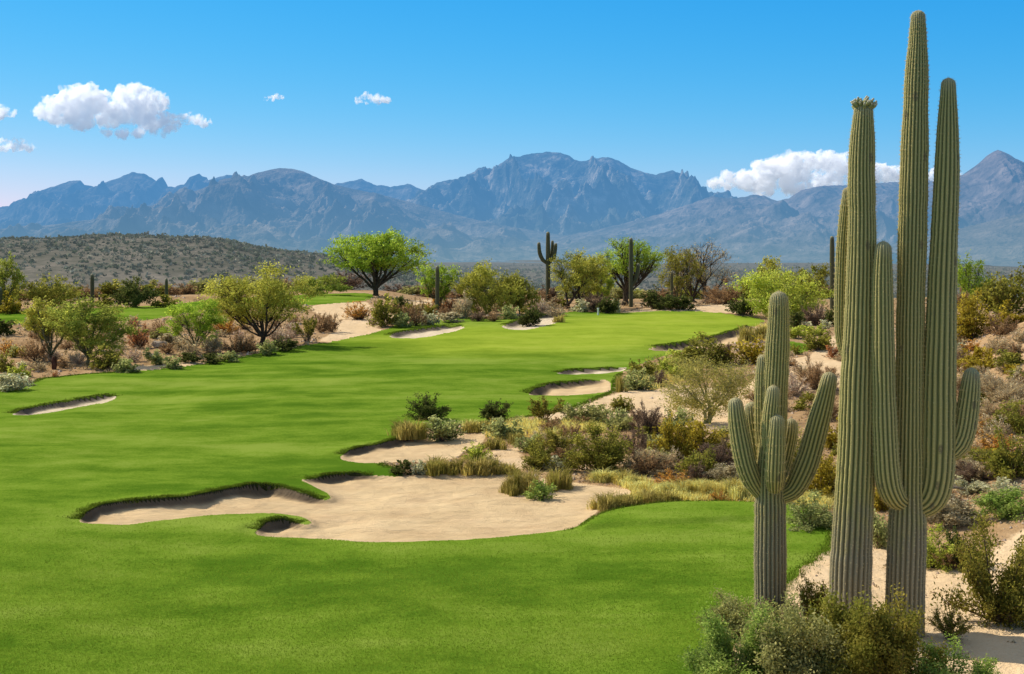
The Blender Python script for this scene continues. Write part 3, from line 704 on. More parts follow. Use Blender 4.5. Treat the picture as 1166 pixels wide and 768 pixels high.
# the three giants on the right
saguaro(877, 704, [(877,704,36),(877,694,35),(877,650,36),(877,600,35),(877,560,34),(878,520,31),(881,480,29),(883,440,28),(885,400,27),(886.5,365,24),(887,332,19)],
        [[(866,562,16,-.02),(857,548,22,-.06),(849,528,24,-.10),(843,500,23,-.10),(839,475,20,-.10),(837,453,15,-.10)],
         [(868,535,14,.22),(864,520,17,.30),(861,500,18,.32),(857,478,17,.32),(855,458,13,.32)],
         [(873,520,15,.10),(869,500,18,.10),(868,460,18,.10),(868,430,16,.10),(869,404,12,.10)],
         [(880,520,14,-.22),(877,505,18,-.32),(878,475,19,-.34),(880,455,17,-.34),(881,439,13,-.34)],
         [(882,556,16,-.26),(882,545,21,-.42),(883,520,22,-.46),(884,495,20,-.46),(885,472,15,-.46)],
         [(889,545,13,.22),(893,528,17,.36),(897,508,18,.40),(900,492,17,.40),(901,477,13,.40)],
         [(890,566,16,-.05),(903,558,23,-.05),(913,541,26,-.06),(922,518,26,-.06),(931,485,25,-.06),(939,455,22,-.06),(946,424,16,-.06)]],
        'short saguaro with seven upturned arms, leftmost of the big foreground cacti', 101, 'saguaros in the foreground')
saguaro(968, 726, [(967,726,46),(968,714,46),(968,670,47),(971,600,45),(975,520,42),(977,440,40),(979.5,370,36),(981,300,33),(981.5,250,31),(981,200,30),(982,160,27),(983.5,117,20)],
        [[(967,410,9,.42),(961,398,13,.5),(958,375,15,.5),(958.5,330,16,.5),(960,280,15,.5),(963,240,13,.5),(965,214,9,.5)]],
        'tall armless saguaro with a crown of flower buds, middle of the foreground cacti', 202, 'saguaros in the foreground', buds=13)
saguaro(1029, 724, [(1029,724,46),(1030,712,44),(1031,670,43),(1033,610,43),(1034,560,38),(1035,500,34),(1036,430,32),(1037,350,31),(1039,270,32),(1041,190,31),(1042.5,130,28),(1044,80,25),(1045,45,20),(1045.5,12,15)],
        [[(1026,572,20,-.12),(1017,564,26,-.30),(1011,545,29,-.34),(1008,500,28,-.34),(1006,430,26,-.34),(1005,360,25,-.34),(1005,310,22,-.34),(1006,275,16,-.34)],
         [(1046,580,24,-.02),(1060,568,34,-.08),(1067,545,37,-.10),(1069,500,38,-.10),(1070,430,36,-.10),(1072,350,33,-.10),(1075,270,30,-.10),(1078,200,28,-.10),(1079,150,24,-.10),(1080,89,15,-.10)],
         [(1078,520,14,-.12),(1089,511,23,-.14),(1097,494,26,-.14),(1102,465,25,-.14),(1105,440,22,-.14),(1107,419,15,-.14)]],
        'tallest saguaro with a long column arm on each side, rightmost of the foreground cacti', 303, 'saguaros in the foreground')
# ------------------------------------------------------------------ desert plants
LEAFMAT = {}
PAL = {  # base colour, second colour
 'creosote': ((.13,.135,.022), (.26,.215,.045)), 'olive': ((.155,.162,.026), (.27,.245,.05)), 'sage': ((.20,.225,.075), (.35,.36,.15)),
 'silver': ((.36,.34,.20), (.56,.52,.34)), 'red': ((.34,.125,.050), (.46,.24,.10)), 'orange': ((.46,.20,.035), (.55,.33,.08)),
 'brown': ((.24,.145,.070), (.37,.25,.135)), 'tan': ((.40,.29,.16), (.54,.43,.27)), 'pink': ((.42,.27,.20), (.58,.45,.36)),
 'dark': ((.050,.068,.016), (.11,.115,.035)), 'purple': ((.115,.075,.055), (.22,.155,.11)), 'gold': ((.25,.195,.018), (.36,.29,.045)), 'sageolive': ((.22,.225,.070), (.36,.345,.15)),
 'lush': ((.17,.25,.045), (.30,.36,.10)), 'lime': ((.265,.31,.035), (.40,.42,.09)), 'grass': ((.21,.19,.04), (.38,.31,.10)),
 'strawgrass': ((.55,.38,.09), (.70,.54,.20)), 'verde': ((.165,.25,.024), (.31,.38,.055)), 'verdeolive': ((.22,.23,.035), (.38,.36,.075)),
 'grey': ((.29,.25,.15), (.44,.385,.26)), 'barebrown': ((.30,.21,.11), (.36,.30,.12)), 'mesquite': ((.15,.19,.03), (.28,.29,.06)),
}
PAL['paleverde'] = ((.27, .25, .055), (.38, .34, .11))
def leafmat(k):
    if k not in LEAFMAT:
        a, b = [tuple(min(.78, x*q) for x, q in zip(c, (1.62, 1.58, 1.45))) for c in PAL[k]]
        LEAFMAT[k] = mat_leaf(k+'_foliage', a, b, .54)
    return LEAFMAT[k]
TWIG = mat_bark('twig_bark', (.085, .055, .035), (.20, .145, .095))
PALETWIG = mat_bark('pale_twig_bark', (.20, .16, .11), (.42, .35, .25))
TRUNKD = mat_bark('dark_tree_bark', (.035, .028, .020), (.10, .08, .055))
TRUNKG = mat_bark('green_tree_bark', (.07, .075, .028), (.19, .17, .085))
def lumpy_dir(d, rng, L):
    """radius factor of an irregular crown in direction d"""
    r = np.ones(len(d))
    for k in range(len(L[0])):
        r += L[1][k]*np.exp(-((d-L[0][k])**2).sum(1)/L[2][k])
    return r
def shrub_geo(kind, shape, n, seed):
    """foliage and branch geometry of a plant of width 1 (x, y in -.5..+.5) and height 1"""
    rng = np.random.default_rng(seed)
    fol = Geo(); br = Geo()
    lob = (unit(rng.normal(size=(9, 3))*np.array([1, 1, .6])+np.array([0, 0, .4])), rng.uniform(-.38, .30, 9), rng.uniform(.06, .25, 9))
    if shape == 'grass':
        m = max(90, int(n*.8)); nc = 9
        cx_ = rng.normal(size=(nc, 2))*.24; ch = rng.uniform(.45, 1.0, nc); j = rng.integers(0, nc, m)
        P = np.c_[cx_[j]+rng.normal(size=(m, 2))*.085, np.zeros(m)]
        a = np.arctan2(P[:, 1]-cx_[j, 1]*.6, P[:, 0]-cx_[j, 0]*.6)+rng.normal(size=m)*.6; D = np.stack([np.cos(a), np.sin(a)], 1)*rng.uniform(.1, 1.0, (m, 1))
        H = ch[j]*rng.uniform(.35, 1.1, m)*np.exp(-(P[:, :2]**2).sum(1)*2.2); ct = rng.uniform(.7, 1.25, nc); tb = ct[j]*rng.uniform(.65, 1.25, m)
        blades(fol, P, D*.75, H, .42/math.sqrt(m), (tb, np.clip(rng.uniform(0, 1, nc)[j]+rng.normal(size=m)*.25, 0, 1)), rng, droop=.75)
        V = np.concatenate(fol.V); fit = np.array([1/np.ptp(np.percentile(V[:, 0], [2, 98])), 1/np.ptp(np.percentile(V[:, 1], [2, 98])), 1/np.percentile(V[:, 2], 97)])
        fol.V = [v*fit for v in fol.V]
        return fol, br
    nst = {'airy': 16, 'mound': 22, 'twig': 34, 'bush': 26}[shape]
    az = rng.uniform(0, 2*np.pi, nst); tilt = np.sqrt(rng.uniform(.02, 1, nst))*{'airy': 1.05, 'mound': 1.55, 'twig': 1.42, 'bush': 1.48}[shape]
    d = np.stack([np.sin(tilt)*np.cos(az), np.sin(tilt)*np.sin(az), np.cos(tilt)], 1)
    rad = lumpy_dir(d, rng, lob)*rng.uniform(.82, 1.08, nst)
    tips = d*rad[:, None]*np.array([.5, .5, 1.0])
    segs = []      # (a, b, weight) leaf-carrying twigs
    bend = {'airy': .30, 'mound': .15, 'twig': .2, 'bush': .25}[shape]
    lod = n >= 1500
    for i in range(nst):
        tip = tips[i]; base = np.array([rng.normal()*.04, rng.normal()*.04, 0])
        mid = base+(tip-base)*.5+np.array([0, 0, bend*.35*np.linalg.norm(tip[:2])])+rng.normal(size=3)*.03
        ts = np.linspace(0, 1, 5)[:, None]; C = (1-ts)**2*base+2*ts*(1-ts)*mid+ts**2*tip
        if lod or shape in ('airy', 'twig'): tube(br, C, np.linspace(.012, .004, 5), 3)
        segs.append((C[2], C[3])); segs.append((C[3], C[4]))
        nb = {'airy': 5, 'mound': 7, 'twig': 9, 'bush': 7}[shape]
        for k in range(nb):
            u = rng.uniform(.22, .95); a = (1-u)**2*base+2*u*(1-u)*mid+u*u*tip
            dd = unit(unit(tip-base)*.9+rng.normal(size=3)*.55+np.array([0, 0, .25])); ln = rng.uniform(.14, .34)*(1.15-u*.5)
            b = a+dd*ln*np.array([.62, .62, .9]); b[2] = max(b[2], .03)
            if shape == 'twig' or (lod and k < 4): tube(br, np.array([a, (a+b)/2+rng.normal(size=3)*.012, b]), [.0055, .004, .002], 3)
            segs.append((a, b))
    A = np.array([s[0] for s in segs]); Bb = np.array([s[1] for s in segs])
    w = np.linalg.norm(Bb-A, axis=1); w /= w.sum()
    cl = rng.uniform(.62, 1.25, len(segs)); cd = np.clip(rng.normal(.4, .28, len(segs)), 0, 1)
    j = rng.choice(len(segs), n, p=w); u = rng.uniform(.15, 1.05, n)[:, None]
    P = A[j]*(1-u)+Bb[j]*u
    sig = {'airy': .022, 'mound': .045, 'twig': .022, 'bush': .038}[shape]
    P = P+rng.normal(size=(n, 3))*sig*np.array([1, 1, 1.1]); P[:, 2] = np.abs(P[:, 2])+.004
    L = {'airy': 3.0, 'mound': 3.7, 'twig': 2.6, 'bush': 3.6}[shape]/math.sqrt(n)*(1.3 if n >= 20000 else 1.0)
    axis = unit(Bb[j]-A[j])*.55+rng.normal(size=(n, 3))*.75+np.array([0, 0, .2])
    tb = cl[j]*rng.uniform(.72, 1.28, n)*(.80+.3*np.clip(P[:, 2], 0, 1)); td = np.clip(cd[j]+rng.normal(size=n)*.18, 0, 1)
    wd = .5 if shape in ('mound', 'bush') else .33
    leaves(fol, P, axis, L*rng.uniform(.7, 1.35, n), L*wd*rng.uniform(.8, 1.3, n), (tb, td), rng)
    X0, X1 = np.percentile(P[:, 0], [1.5, 98.5]); Y0, Y1 = np.percentile(P[:, 1], [1.5, 98.5]); Z1 = np.percentile(P[:, 2], 98.5)
    fit = np.array([1/(X1-X0), 1/(Y1-Y0), 1/Z1])
    if shape == 'twig':   # fine dry twigs
        m = n//2; j = rng.choice(len(segs), m, p=w); u = rng.uniform(.1, 1, m)[:, None]; P = A[j]*(1-u)+Bb[j]*u
        ax = unit(Bb[j]-A[j])*.8+rng.normal(size=(m, 3))*.6+np.array([0, 0, .25])
        leaves(fol, P+unit(ax)*.03, ax, .14*rng.uniform(.6, 1.4, m), .0045*max(1, 40/math.sqrt(n)), (rng.uniform(.5, 1.1, m), rng.uniform(.2, 1, m)), rng)
    for g in (fol, br): g.V = [v*fit for v in g.V]
    return fol, br
CACHE = {}
SHAPE = {'creosote': 'airy', 'olive': 'bush', 'sage': 'mound', 'silver': 'mound', 'red': 'twig', 'orange': 'twig', 'brown': 'twig', 'tan': 'twig', 'pink': 'twig',
         'dark': 'bush', 'purple': 'twig', 'gold': 'bush', 'lush': 'mound', 'lime': 'mound', 'grass': 'grass', 'strawgrass': 'grass', 'verde': 'airy', 'verdeolive': 'airy', 'grey': 'mound', 'mesquite': 'bush', 'barebrown': 'airy', 'sageolive': 'bush'}
def shrub_mesh(kind, n, var, shape):
    key = (kind, n, var, shape)
    if key not in CACHE:
        fol, br = shrub_geo(kind, shape, n, (hash_s(kind)*7+var*131+n) % 100000)
        tw = PALETWIG if kind in ('tan', 'pink', 'silver', 'grey', 'strawgrass') else TWIG
        if n >= 4000:
            CACHE[key] = (fol.mesh(kind+'_foliage', [leafmat(kind)], False), br.mesh(kind+'_branches', [tw]) if br.V else None)
        else:
            if br.V:
                g = fol; off = g.n
                for V, C in zip(br.V, br.C): pass
                g.add(np.concatenate(br.V), np.concatenate(br.Q), None, np.concatenate(br.C), 1)
            CACHE[key] = (fol.mesh(kind+'_plant', [leafmat(kind), tw], False), None)
    return CACHE[key]
def hash_s(s): return sum((i+1)*ord(c) for i, c in enumerate(s)) % 9973
PLANTN = [0]
def plant(kind, px, brow, w, h, label, group=None, shape=None, cat=None, n=None, Y=None, name=None, lean=0):
    """a plant whose foot stands at photo pixel (px, brow) on the terrain, w x h photo pixels large"""
    PLANTN[0] += 1; rng = random.Random(PLANTN[0]*77+5)
    shape = shape or SHAPE[kind]
    if Y is None: X, Yw = ray(px, brow)
    else: Yw = Y; X = (px-CX)/F*Y
    k = Yw/F
    # the foot row is where the front of the plant meets the ground: its centre stands half a depth further
    Yw2 = Yw+.30*w*k if Yw < 70 else Yw; X2 = X*Yw2/Yw; k2 = Yw2/F
    zg = ground_z(X2, Yw2); rtop = brow-h; ztop = CAMZ+(HY-rtop)*k2
    H = max(ztop-zg, .5*h*k2); Wm = w*k2*1.12
    H = min(H, h*k2*1.6)
    area = w*h
    n = n or (300 if area < 160 else 700 if area < 420 else 1600 if area < 1100 else 4500 if area < 3000 else 11000 if area < 6500 else 24000)
    nm = name or ('grass_clump' if shape == 'grass' else 'desert_shrub'); cat = cat or ('grass clump' if shape == 'grass' else 'shrub')
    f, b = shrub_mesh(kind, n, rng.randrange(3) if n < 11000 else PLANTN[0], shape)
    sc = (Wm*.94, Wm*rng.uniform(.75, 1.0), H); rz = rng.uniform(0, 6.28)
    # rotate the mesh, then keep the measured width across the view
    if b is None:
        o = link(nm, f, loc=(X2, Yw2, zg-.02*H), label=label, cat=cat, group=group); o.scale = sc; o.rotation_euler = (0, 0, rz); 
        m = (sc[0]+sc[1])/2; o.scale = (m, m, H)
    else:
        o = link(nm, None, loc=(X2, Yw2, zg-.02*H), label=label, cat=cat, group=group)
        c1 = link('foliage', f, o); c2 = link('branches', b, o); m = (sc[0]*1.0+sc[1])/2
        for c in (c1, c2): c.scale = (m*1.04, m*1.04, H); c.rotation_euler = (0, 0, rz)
    return o
def tree(kind, px, brow, box, label, seed, lobes=7, bark=None, cover=1.35, trunks=1, forkh=.35, twr=.030, n=None, Y=None, group=None, name='palo_verde_tree', cat='tree', fine=1.0, clump=.33, bare=0, twigs=18):
    """tree with its foot at photo pixel (px, brow) and its crown in the photo box (x0, x1, y0, y1)"""
    rng = np.random.default_rng(seed)
    if Y is None: X, Yw = ray(px, brow)
    else: Yw = Y; X = (px-CX)/F*Y
    k = Yw/F; zg = ground_z(X, Yw); x0, x1, y0, y1 = box
    # metres about the base
    cx = ((x0+x1)/2-CX)*k-X; rx = (x1-x0)/2*k; zt = CAMZ+(HY-y0)*k-zg; zb = CAMZ+(HY-y1)*k-zg; zb = max(zb, .02)
    cz = (zt+zb)/2; rz = (zt-zb)/2; ry = rx*.85
    fz = max(.12, zb*forkh+.05) if zb > .4 else .15*zt
    root = link(name, None, loc=(X, Yw, zg), label=label, cat=cat, group=group)
    tr = Geo(); cr = Geo(); R = twr*zt
    # lobe centres spread through the upper crown
    LC = []
    tries = 0
    while len(LC) < lobes and tries < 4000:
        tries += 1
        q = unit(rng.normal(size=3))*rng.uniform(.35, .72)
        if q[2] < -.55: continue
        if all(np.linalg.norm(q-p) > 1.05/ (lobes**.36) for p in LC) or tries > 3000: LC.append(q)
    LC = np.array(LC); LCw = LC*np.array([rx, ry, rz])+np.array([cx, 0, cz])
    lr = rng.uniform(.85, 1.15, len(LC))*clump*1.05
    segs = []
    bases = [np.array([rng.normal()*R*1.5*(trunks > 1), rng.normal()*R*(trunks > 1), -.1]) for _ in range(trunks)]
    forks = [np.array([b[0]*2+cx*.12+rng.normal()*R, b[1]*2+rng.normal()*R, fz]) for b in bases]
    for b, f in zip(bases, forks):
        m = (b+f)/2+rng.normal(size=3)*R*.35; tube(tr, [b, b*.7+f*.3+rng.normal(size=3)*R*.1, m, f], [R*1.35, R*1.05, R*.95, R*.9], 8)
    for i, c in enumerate(LCw):
        f = forks[i % trunks] if trunks > 1 else forks[0]
        s0 = f+(c-f)*0; mid = f+(c-f)*.45+np.array([(c-f)[0]*.10, (c-f)[1]*.10, -.05*zt*(1 if abs(c[0]-f[0]) > rx*.3 else 0)])+rng.normal(size=3)*.03*zt
        ts = np.linspace(0, 1, 7)[:, None]; C = (1-ts)**2*f+2*ts*(1-ts)*mid+ts**2*c+np.vstack([np.zeros(3), rng.normal(size=(5, 3))*.011*zt, np.zeros(3)])
        r0 = R*rng.uniform(.45, .68); tube(tr, C, np.linspace(r0, r0*.22, 7), 6)
        for q in range(twigs):
            u = rng.uniform(.4, 1.0); a = C[min(6, int(u*6))]
            e = unit(rng.normal(size=3))*rng.uniform(.35, 1.0)**.6
            tgt = c+e*np.array([rx, ry, rz])*lr[i]
            nrm = (tgt-np.array([cx, 0, cz]))/np.array([rx, ry, rz]); ln = np.linalg.norm(nrm)
            if ln > 1.02: tgt = np.array([cx, 0, cz])+nrm/ln*np.array([rx, ry, rz])*rng.uniform(.92, 1.03)
            md = (a+tgt)/2+rng.normal(size=3)*.02*zt+np.array([0, 0, .015*zt])
            tube(tr, [a, md, tgt], [r0*.20, r0*.13, r0*.05], 3)
            segs.append((md, tgt, i)); 
            for _ in range(3):
                t2 = tgt+unit(rng.normal(size=3)+np.array([0, 0, .1]))*lr[i]*rng.uniform(.25, .5)*np.array([rx, ry, rz])
                nrm = (t2-np.array([cx, 0, cz]))/np.array([rx, ry, rz]); ln = np.linalg.norm(nrm)
                if ln > 1.08: t2 = np.array([cx, 0, cz])+nrm/ln*np.array([rx, ry, rz])*rng.uniform(.98, 1.08)
                segs.append((md*.4+tgt*.6, t2, i))
                if bare: tube(tr, [md*.4+tgt*.6, (tgt+t2)/2+rng.normal(size=3)*.015*zt, t2], [r0*.09, r0*.06, r0*.03], 3)
    A = np.array([s[0] for s in segs]); Bb = np.array([s[1] for s in segs])
    apx = (x1-x0)*(y1-y0)*.75
    n = n or int(np.clip(apx*2.2, 1500, 16000))
    j = rng.integers(0, len(segs), n); u = rng.uniform(.1, 1.12, n)[:, None]
    P = A[j]*(1-u)+Bb[j]*u+rng.normal(size=(n, 3))*np.array([rx, rx, rz])*.038
    Lm = math.sqrt(cover*apx*k*k*8/n)*fine
    # lobes differ a little in tone
    lt = rng.uniform(.80, 1.2, len(LC)); sg = rng.uniform(.75, 1.25, len(segs)); li = np.array([s[2] for s in segs])
    tb = lt[li[j]]*sg[j]*rng.uniform(.7, 1.3, n); td = np.clip(rng.normal(.45, .25, len(segs))[j]+rng.normal(size=n)*.2, 0, 1)
    ax = unit(Bb[j]-A[j])*.6+rng.normal(size=(n, 3))*.7+np.array([0, 0, -.1])
    leaves(cr, P, ax, Lm*rng.uniform(.7, 1.4, n), Lm*.42*rng.uniform(.8, 1.3, n), (tb, td), rng)
    q0, q1 = np.percentile(P[:, 0], [1.2, 98.8]); zt1 = np.percentile(P[:, 2], 98.8)
    fx = 2*rx/(q1-q0); fz2 = zt/zt1; dx = (cx-(q0+q1)/2*fx)
    zl = np.percentile(P[:, 2], 1.5)
    if zb < .085*zt and zl > zb:      # bushy habit: foliage down to the ground
        for v in cr.V: v[:, 2] = np.maximum(zt1-(zt1-v[:, 2])*(zt1-zb)/max(zt1-zl, .1), .02)
    for g in (tr, cr):
        for v in g.V:
            hh = np.clip(v[:, 2]/max(zt*.35, .01), 0, 1); v[:, 0] = v[:, 0]*(1+(fx-1)*hh)+dx*hh; v[:, 2] *= fz2
    link('trunk', tr.mesh('tree_trunk', [bark or TRUNKG]), root); link('crown', cr.mesh('tree_crown', [leafmat(kind)], False), root)
    return root
PALEBARK = mat_bark('pale_green_bark', (.24, .22, .07), (.46, .42, .17))
# ------------------------------------------------------------------ trees
GT = 'trees along the far edge of the course'
tree('verde', 428, 337, (378,482,267,322), 'large bright green rounded tree with dark forked trunk beside the upper fairway', 11, lobes=11, bark=TRUNKD, cover=2.3, forkh=.40, twr=.045, group=GT, n=15000, clump=.36)
tree('verdeolive', 293, 394, (240,350,307,384), 'big olive green spreading tree on the near edge of the left desert', 12, lobes=12, bark=TRUNKD, cover=1.75, trunks=2, forkh=.8, twr=.024, n=16000, clump=.33)
tree('verde', 221, 401, (188,252,344,393), 'small green tree just left of the big olive spreading tree', 13, lobes=8, bark=TRUNKG, cover=1.6, twr=.026, forkh=.5, n=9000)
tree('mesquite', 99, 416, (62,150,344,407), 'leafy green tree with a V-forked trunk in the left desert', 14, lobes=9, bark=TRUNKG, cover=1.7, twr=.026, forkh=.6, trunks=1, n=10000)
tree('verdeolive', 58, 412, (31,90,343,402), 'thin airy tree left of the V-forked tree, beside a short dark stump', 15, lobes=7, bark=TRUNKG, cover=1.5, twr=.026, forkh=.6, n=6000)
tree('mesquite', 10, 352, (-14,27,296,350), 'dark green tree cut by the left edge behind the upper fairway', 16, lobes=7, cover=1.6, n=4500, twr=.03)
tree('olive', 56, 352, (26,92,318,351), 'wide olive bushy tree behind the upper fairway, above the airy tree', 17, lobes=8, cover=1.6, n=6000, twr=.02)
tree('dark', 152, 350, (130,176,319,349), 'dark rounded bushy tree alone on the far edge of the upper fairway', 18, lobes=7, cover=2.0, n=5000, twr=.02)
tree('verde', 498, 356, (476,521,303,348), 'yellow-green tree behind the thin brown saguaro post', 19, lobes=7, cover=1.2, n=5000, twr=.03)
tree('verdeolive', 556, 358, (522,594,304,354), 'broad olive tree between the brown saguaro post and the many-armed distant saguaro', 20, lobes=10, cover=1.5, n=10000, twr=.026, trunks=2)
tree('olive', 592, 358, (572,612,316,356), 'dull brown-olive bushy tree at the right shoulder of the broad olive tree', 21, lobes=7, cover=1.5, n=4500, twr=.02)
tree('verdeolive', 650, 352, (630,690,289,344), 'olive tree with a twin trunk right of the many-armed distant saguaro', 22, lobes=10, bark=TRUNKD, cover=1.4, n=9000, twr=.036, trunks=2, forkh=.5)
tree('olive', 668, 350, (648,702,292,338), 'hazy olive tree standing behind the twin-trunked one', 23, lobes=7, cover=1.3, n=5000, twr=.022, Y=152)
tree('verde', 712, 348, (683,752,274,322), 'vase-shaped light green tree with a forked trunk behind a tall saguaro', 24, lobes=11, bark=TRUNKD, cover=1.15, n=9000, twr=.036, trunks=2, forkh=.5, twigs=24)
tree('lime', 687, 351, (676,699,306,343), 'narrow yellow-green bushy tree left of the vase-shaped tree', 25, lobes=5, cover=1.5, n=2600, twr=.02)
tree('olive', 772, 347, (752,800,284,336), 'yellowish thin-leaved tree behind the half-bare tree', 26, lobes=7, cover=.8, n=4200, twr=.026)
tree('barebrown', 795, 345, (758,836,279,338), 'half-bare grey-brown tree with fanned dark limbs beyond the green', 27, lobes=10, bark=TRUNKD, cover=.22, n=3000, twr=.030, forkh=.5, trunks=2, bare=1, twigs=26)
tree('verdeolive', 872, 350, (846,896,296,344), 'pale yellow-olive tree behind the bright lime bushy tree', 28, lobes=7, cover=1.3, n=5000, twr=.022, Y=140)
tree('lime', 893, 364, (846,936,310,362), 'large bright lime-green bushy tree near the right end of the green', 29, lobes=12, cover=1.6, n=13000, twr=.02)
tree('olive', 918, 362, (894,944,304,352), 'darker olive tree right behind the bright lime bushy tree', 30, lobes=7, cover=1.6, n=5000, twr=.022, Y=118)
tree('verde', 1105, 350, (1086,1130,296,346), 'light green airy tree on top of the right bank beside the column arm', 31, lobes=8, cover=1.2, n=5000, twr=.026)
tree('mesquite', 362, 337, (334,396,315,336), 'low dark tree row left of the bright green rounded tree', 32, lobes=8, cover=1.7, n=4500, twr=.015)
tree('paleverde', 806, 482, (757,856,410,478), 'pale olive airy palo verde with bare fanned stems behind the short saguaro', 33, lobes=11, bark=PALEBARK, cover=.75, n=15000, twr=.022, forkh=.2, trunks=4, twigs=26, bare=1)

# ------------------------------------------------------------------ distant saguaros
GS = 'distant saguaros on the course'
FARM = [CACTFAR, SPINE]
def far_saguaro(px, brow, top, w, label, arms=(), Y=None, seed=0, taper=.75):
    m = (brow+top)/2
    saguaro(px, brow, [(px,brow,w*.9),(px,m,w),(px,top+(m-top)*.3,w*.95),(px,top,w*taper)], arms, label, 500+seed, GS, nr=12, spines=0, mats=FARM, Yfix=Y, ns=40, spr=4, oldtop=0, scale_ns=.3)
far_saguaro(105, 350, 312, 4.6, 'plain dark saguaro column above the V-forked tree', seed=1)
far_saguaro(113, 349, 333, 2.4, 'tiny dark saguaro stub right beside the dark column above the V-forked tree', seed=2)
far_saguaro(189.5, 348, 317, 3.6, 'thin dark saguaro standing behind the upper fairway above the small green tree', seed=3)
far_saguaro(252.5, 345, 312, 3.2, 'thin dark saguaro rising behind the big olive spreading tree', seed=4)
far_saguaro(0.5, 357, 327, 4.0, 'dark saguaro trunk at the very left edge', seed=5)
far_saguaro(498, 359, 303, 4.6, 'slim brown saguaro post standing before the yellow-green tree', seed=6)
far_saguaro(624, 351, 264, 5.2, 'distant dark saguaro with three raised arms on the skyline', [[(623,300,3.5),(618,296,4.6),(614.5,288,4.6),(613.5,276,3.6)], [(625,300,3.4),(630,294,4.4),(632,286,4.4),(633,277,3.4)], [(625,296,2.5,.3),(628,288,3.6,.4),(629,280,3.6,.4),(629,274,2.8,.4)]], seed=7)
far_saguaro(718.5, 350, 271, 5.0, 'distant tall saguaro with one short arm on its right, in front of the vase-shaped tree', [[(720,325,3.6),(724,318,4.6),(726,310,4.6),(727,300,3.4)]], seed=8)
far_saguaro(765, 347, 309, 3.2, 'thin dark saguaro stub in front of the yellowish thin-leaved tree', seed=9)
far_saguaro(947.5, 352, 269, 5.6, 'distant single saguaro column left of the bud-crowned giant', [[(949,318,2.5),(952,315,3.2),(952,310,2.6)]], seed=10)
for i, (px, top, b, tx) in enumerate(((1143, 313.5, 322, 'leftmost'), (1151.5, 311.5, 321, 'middle'), (1161, 311, 320, 'rightmost'))):
    far_saguaro(px, b, top, 3.2, tx+' of three short dark stubs on the crest of the right bank', seed=20+i)

# ------------------------------------------------------------------ shrubs and grass clumps, left desert
G1 = 'shrubs of the left desert'
for r in [
 ('dark',5,382,24,17,'dark green bush at the left edge below the upper fairway'),
 ('orange',9,405,20,18,'orange-red dry shrub near the left edge, below the dark green bush'),
 ('gold',22,407,13,11,'small golden shrub touching the orange-red one at the left edge'),
 ('brown',41,413,30,27,'wide dusty brown thicket between the left edge and the airy tree'),
 ('olive',5,424,20,21,'yellow-olive bush with a dark underside at the left edge'),
 ('lime',20,430,24,13,'low bright yellow-green bush above the silver mound at the left edge'),
 ('silver',9,446,34,20,'silver-grey mound at the left edge touching the fairway'),
 ('grey',30,440,15,11,'small grey mound at the right end of the silver one'),
 ('silver',26,421,11,9,'small pale mound behind the low bright yellow-green bush'),
 ('tan',43,423,20,12,'low straw-coloured shrub at the foot of the dusty brown thicket'),
 ('red',63,430,7,7,'small dark red clump at the fairway edge below the stump'),
 ('brown',72,419,13,12,'small brown twiggy shrub between stump and V-forked trunk'),
 ('tan',84,412,16,10,'pale dry shrub behind the V-forked trunk, on its left'),
 ('olive',124,421,32,24,'rounded olive bush right of the V-forked tree'),
 ('sage',143,424,24,15,'dark grey-green bush at the right foot of the rounded olive bush'),
 ('tan',131,399,24,13,'pale tan shrub under the right side of the V-forked tree'),
 ('red',158,397,24,31,'tall rusty red shrub below the upper fairway'),
 ('brown',181,385,20,19,'grey-brown shrub right of the tall rusty red one'),
 ('sage',174,416,22,18,'tan-green mound below the rusty red shrub'),
 ('pink',151,412,18,14,'pale pinkish dry shrub between the olive bush and the tan-green mound'),
 ('sage',196,420,20,14,'grey-green mound beside the pale sand strip'),
 ('grey',33,378,12,15,'grey shrub between the left dark bush and the airy tree'),
 ('brown',50,388,22,14,'dull brown shrub behind the airy tree trunk'),
 ('brown',105,392,30,12,'dry brown undergrowth under the crown of the V-forked tree'),
 ('olive',188,350,26,14,'low grey-olive bush at the foot of the thin saguaro behind the upper fairway'),
 ('olive',122,350,20,14,'low olive bush left of the dark rounded bushy tree'),
 ('gold',12,357,26,22,'yellow-olive bush behind the upper fairway at the left edge'),
 ('grey',195,395,24,15,'grey-tan mound with a dark base left of the small green tree'),
 ('tan',213,397,20,14,'pale tan mound right under the small green tree'),
 ('tan',241,403,27,21,'large rounded tan shrub between the small green tree and the big olive tree'),
 ('brown',268,402,28,21,'rounded brown shrub left of the trunks of the big olive tree'),
 ('brown',283,401,22,20,'brown shrub hard against the trunks of the big olive tree'),
 ('dark',216,413,25,11,'low dark green shrub on the pale sand strip'),
 ('dark',239,414,20,11,'low dark shrub left of centre at the fairway edge, below the large rounded tan shrub'),
 ('sage',260,412,24,11,'low blue-grey shrub at the fairway edge below the rounded brown shrub'),
 ('sage',302,404,20,15,'grey-green bush at the right foot of the big olive tree'),
 ('dark',324,400,30,14,'dark low bush in the shade right of the big olive tree'),
 ('pink',316,389,22,16,'pinkish white dry shrub under the right side of the big olive tree'),
 ('pink',334,384,18,16,'second pinkish white shrub, next to the tall dark olive bush'),
 ('creosote',350,390,26,34,'tall dark olive bush at the left border of the sand path'),
 ('brown',366,379,20,22,'brown twiggy bush leaning over the sand path'),
 ('brown',377,378,15,20,'dark brown bush on the sand path'),
 ('orange',259,380,30,18,'orange-tan dry brush behind the stem of the big olive tree'),
 ('brown',205,372,16,12,'brown scrub between the rusty red shrub and the small green tree crown'),
 ]: plant(*r, group=G1)
